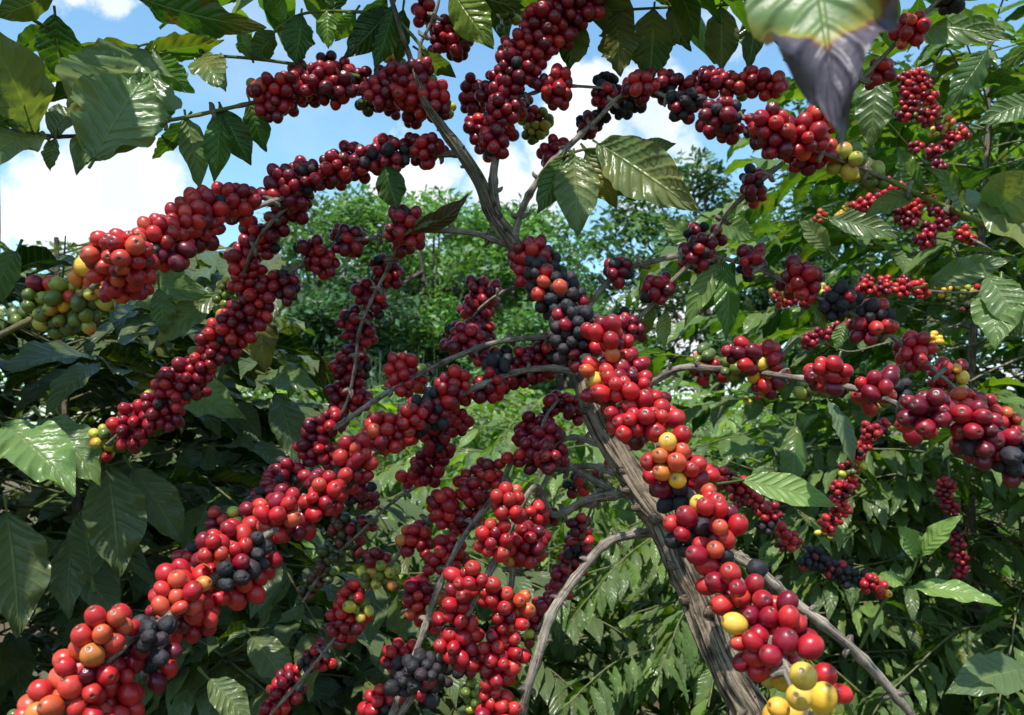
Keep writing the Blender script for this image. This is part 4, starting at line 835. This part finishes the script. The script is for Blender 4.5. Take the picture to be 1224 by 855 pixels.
FT = [(-4.0, 17, 6.3, 2.3, 'leafy tree far behind the gap left of the hanging chain', (.05, .11, .03), 12000, .3), (-1.6, 16, 6.2, 2.3, 'bright feathery tree far behind the centre of the picture', (.06, .13, .03), 13000, .3), (-2.6, 14.5, 4.2, 1.6, 'lower dark round tree in front of the bright centre one', (.025, .06, .025), 9000, .3),
      (.1, 17.5, 6.2, 1.9, 'open tree with gaps of sky just behind the bend of the trunk', (.055, .12, .03), 6500, .35), (.9, 13, 3.5, 1.5, 'low pale tree behind the black cherries', (.05, .11, .035), 7000, .3),
      (3.2, 14.0, 6.0, 1.7, 'slender tree rising right of the trunk against cloud', (.05, .10, .035), 9500, .35), (4.6, 12.5, 4.2, 1.5, 'dark sparse tree seen under the right upper branch', (.03, .065, .025), 7000, .3), (6.6, 13, 7.5, 2.4, 'big dark tree behind the right-hand coffee trees', (.035, .075, .025), 12000, .3),
      (-7.5, 16, 5.2, 2.6, 'far tree behind the dark left coffee tree', (.05, .1, .03), 9000, .25), (-.3, 20, 6.9, 2.6, 'soft green tree filling the background behind the centre', (.05, .11, .035), 8000, .2), (9.4, 14.5, 6.4, 2.6, 'far tree near the right edge behind the coffee rows', (.045, .09, .03), 9000, .25), (-5.6, 24, 6.0, 3.0, 'distant low tree on the far left skyline', (.05, .11, .035), 8000, .2), (2.0, 26, 5.0, 3.0, 'distant low tree on the skyline behind the trunk', (.05, .11, .04), 8000, .2)]
for i, (x, y, h, r, lb, c, n, b) in enumerate(FT):
    far_tree(x, y, h, r, lb, 100 + i, n, .17 if y < 20 else .26, b, c)

# ------------------------------------------------------------------ ground
mb = MB(); g = np.linspace(-1, 1, 61); gx = np.sign(g) * np.abs(g) ** 3 * 400
X, Y = np.meshgrid(gx, gx, indexing='ij'); Z = np.array([[.12 * mnoise.noise(Vector((a * .3, b * .3, 0))) * min(1, math.hypot(a, b) / 3) for b in gx] for a in gx]) - .02
idx = np.arange(61 * 61).reshape(61, 61); f = np.stack([idx[:-1, :-1], idx[1:, :-1], idx[1:, 1:], idx[:-1, 1:]], -1).reshape(-1, 4)
mb.add(np.stack([X, Y, Z], -1).reshape(-1, 3), f)
o = mb.build('ground', M_GR); o['kind'] = 'structure'

# ------------------------------------------------------------------ sky, clouds, sun
EL, AZ = math.radians(64), math.radians(200)     # azimuth clockwise from +Y (where we look): the sun stands high behind us, to the left
sund = np.array([math.cos(EL) * math.sin(AZ), math.cos(EL) * math.cos(AZ), math.sin(EL)])
w = bpy.data.worlds.new('World'); SC.world = w; w.use_nodes = True; nt = w.node_tree; nt.nodes.clear(); L = nt.links
out = N(nt, 'ShaderNodeOutputWorld'); bg = N(nt, 'ShaderNodeBackground'); sky = N(nt, 'ShaderNodeTexSky', sky_type='NISHITA', sun_disc=False)
sky.sun_elevation = EL; sky.sun_rotation = AZ; sky.air_density = 1.0; sky.dust_density = .8; sky.ozone_density = 1.2
tc = N(nt, 'ShaderNodeTexCoord'); nz = tex(nt, 5.5, 7, .6, tc.outputs['Generated']); nz2 = tex(nt, 2.2, 5, .55, tc.outputs['Generated'])
off = N(nt, 'ShaderNodeVectorMath', operation='MULTIPLY_ADD'); L.new(nz.outputs['Color'], off.inputs[0]); off.inputs[1].default_value = (.26, .26, .26); L.new(tc.outputs['Generated'], off.inputs[2])
sub = N(nt, 'ShaderNodeVectorMath', operation='SUBTRACT'); L.new(off.outputs[0], sub.inputs[0]); sub.inputs[1].default_value = (.13, .13, .13)
fac = None
for (x, y, r, s) in [(150, 250, .085, 1), (75, 268, .075, 1), (205, 275, .05, .9), (45, 150, .05, .9), (110, 5, .05, .8), (495, 215, .06, 1), (600, 205, .07, 1), (690, 150, .075, .95), (760, 250, .05, .8), (800, 420, .11, 1), (600, 380, .09, .9), (1210, 510, .10, .9), (780, 175, .07, .8), (880, 40, .05, .3), (450, 330, .12, .5)]:
    d = unit(P(x, y, 1) - CAM)
    dn = N(nt, 'ShaderNodeVectorMath', operation='DISTANCE'); L.new(sub.outputs[0], dn.inputs[0]); dn.inputs[1].default_value = tuple(d)
    v = mth(nt, 'MULTIPLY', mth(nt, 'SUBTRACT', 1, rampn(nt, dn.outputs['Value'], r * .55, r * .95)), s)
    fac = v if fac is None else mth(nt, 'MAXIMUM', fac, v)
veil = mth(nt, 'MULTIPLY', rampn(nt, nz2.outputs[0], .55, .75), .35)
fac = mth(nt, 'MAXIMUM', fac, veil, clamp=True)
shade = mixc(nt, rampn(nt, nz.outputs[0], .35, .7), (5.6, 6.0, 6.5), (7.6, 7.7, 7.8))
L.new(mixc(nt, fac, mixc(nt, 1.0, sky.outputs[0], (1.25, 1.60, 1.55), 'MULTIPLY'), shade), bg.inputs[0]); bg.inputs[1].default_value = .12; L.new(bg.outputs[0], out.inputs[0])
sl = bpy.data.lights.new('sun', 'SUN'); sl.energy = 5.0; sl.angle = math.radians(.53); sl.color = (1, .955, .88)
so = bpy.data.objects.new('sun', sl); COL.objects.link(so); so.rotation_euler = Vector(sund).to_track_quat('Z', 'Y').to_euler()

# ------------------------------------------------------------------ camera
cd = bpy.data.cameras.new('camera'); co = bpy.data.objects.new('camera', cd); COL.objects.link(co); SC.camera = co
co.location = CAM; co.rotation_euler = (math.radians(90) + TH, 0, 0)
cd.sensor_width = 36; cd.lens = 36 * FPX / 1224; cd.clip_start = .02; cd.clip_end = 2000
cd.dof.use_dof = True; cd.dof.focus_distance = .75; cd.dof.aperture_fstop = 15
SC.view_settings.view_transform = 'Standard'; SC.view_settings.look = 'None'; SC.view_settings.gamma = 1; SC.view_settings.exposure = 0.52
SC.view_settings.use_curve_mapping = False
SC.render.engine = 'CYCLES'; cy = SC.cycles
cy.max_bounces = 6; cy.diffuse_bounces = 3; cy.glossy_bounces = 2; cy.transmission_bounces = 4; cy.transparent_max_bounces = 4; cy.use_denoising = True
cy.sample_clamp_indirect = 6; cy.caustics_reflective = False; cy.caustics_refractive = False
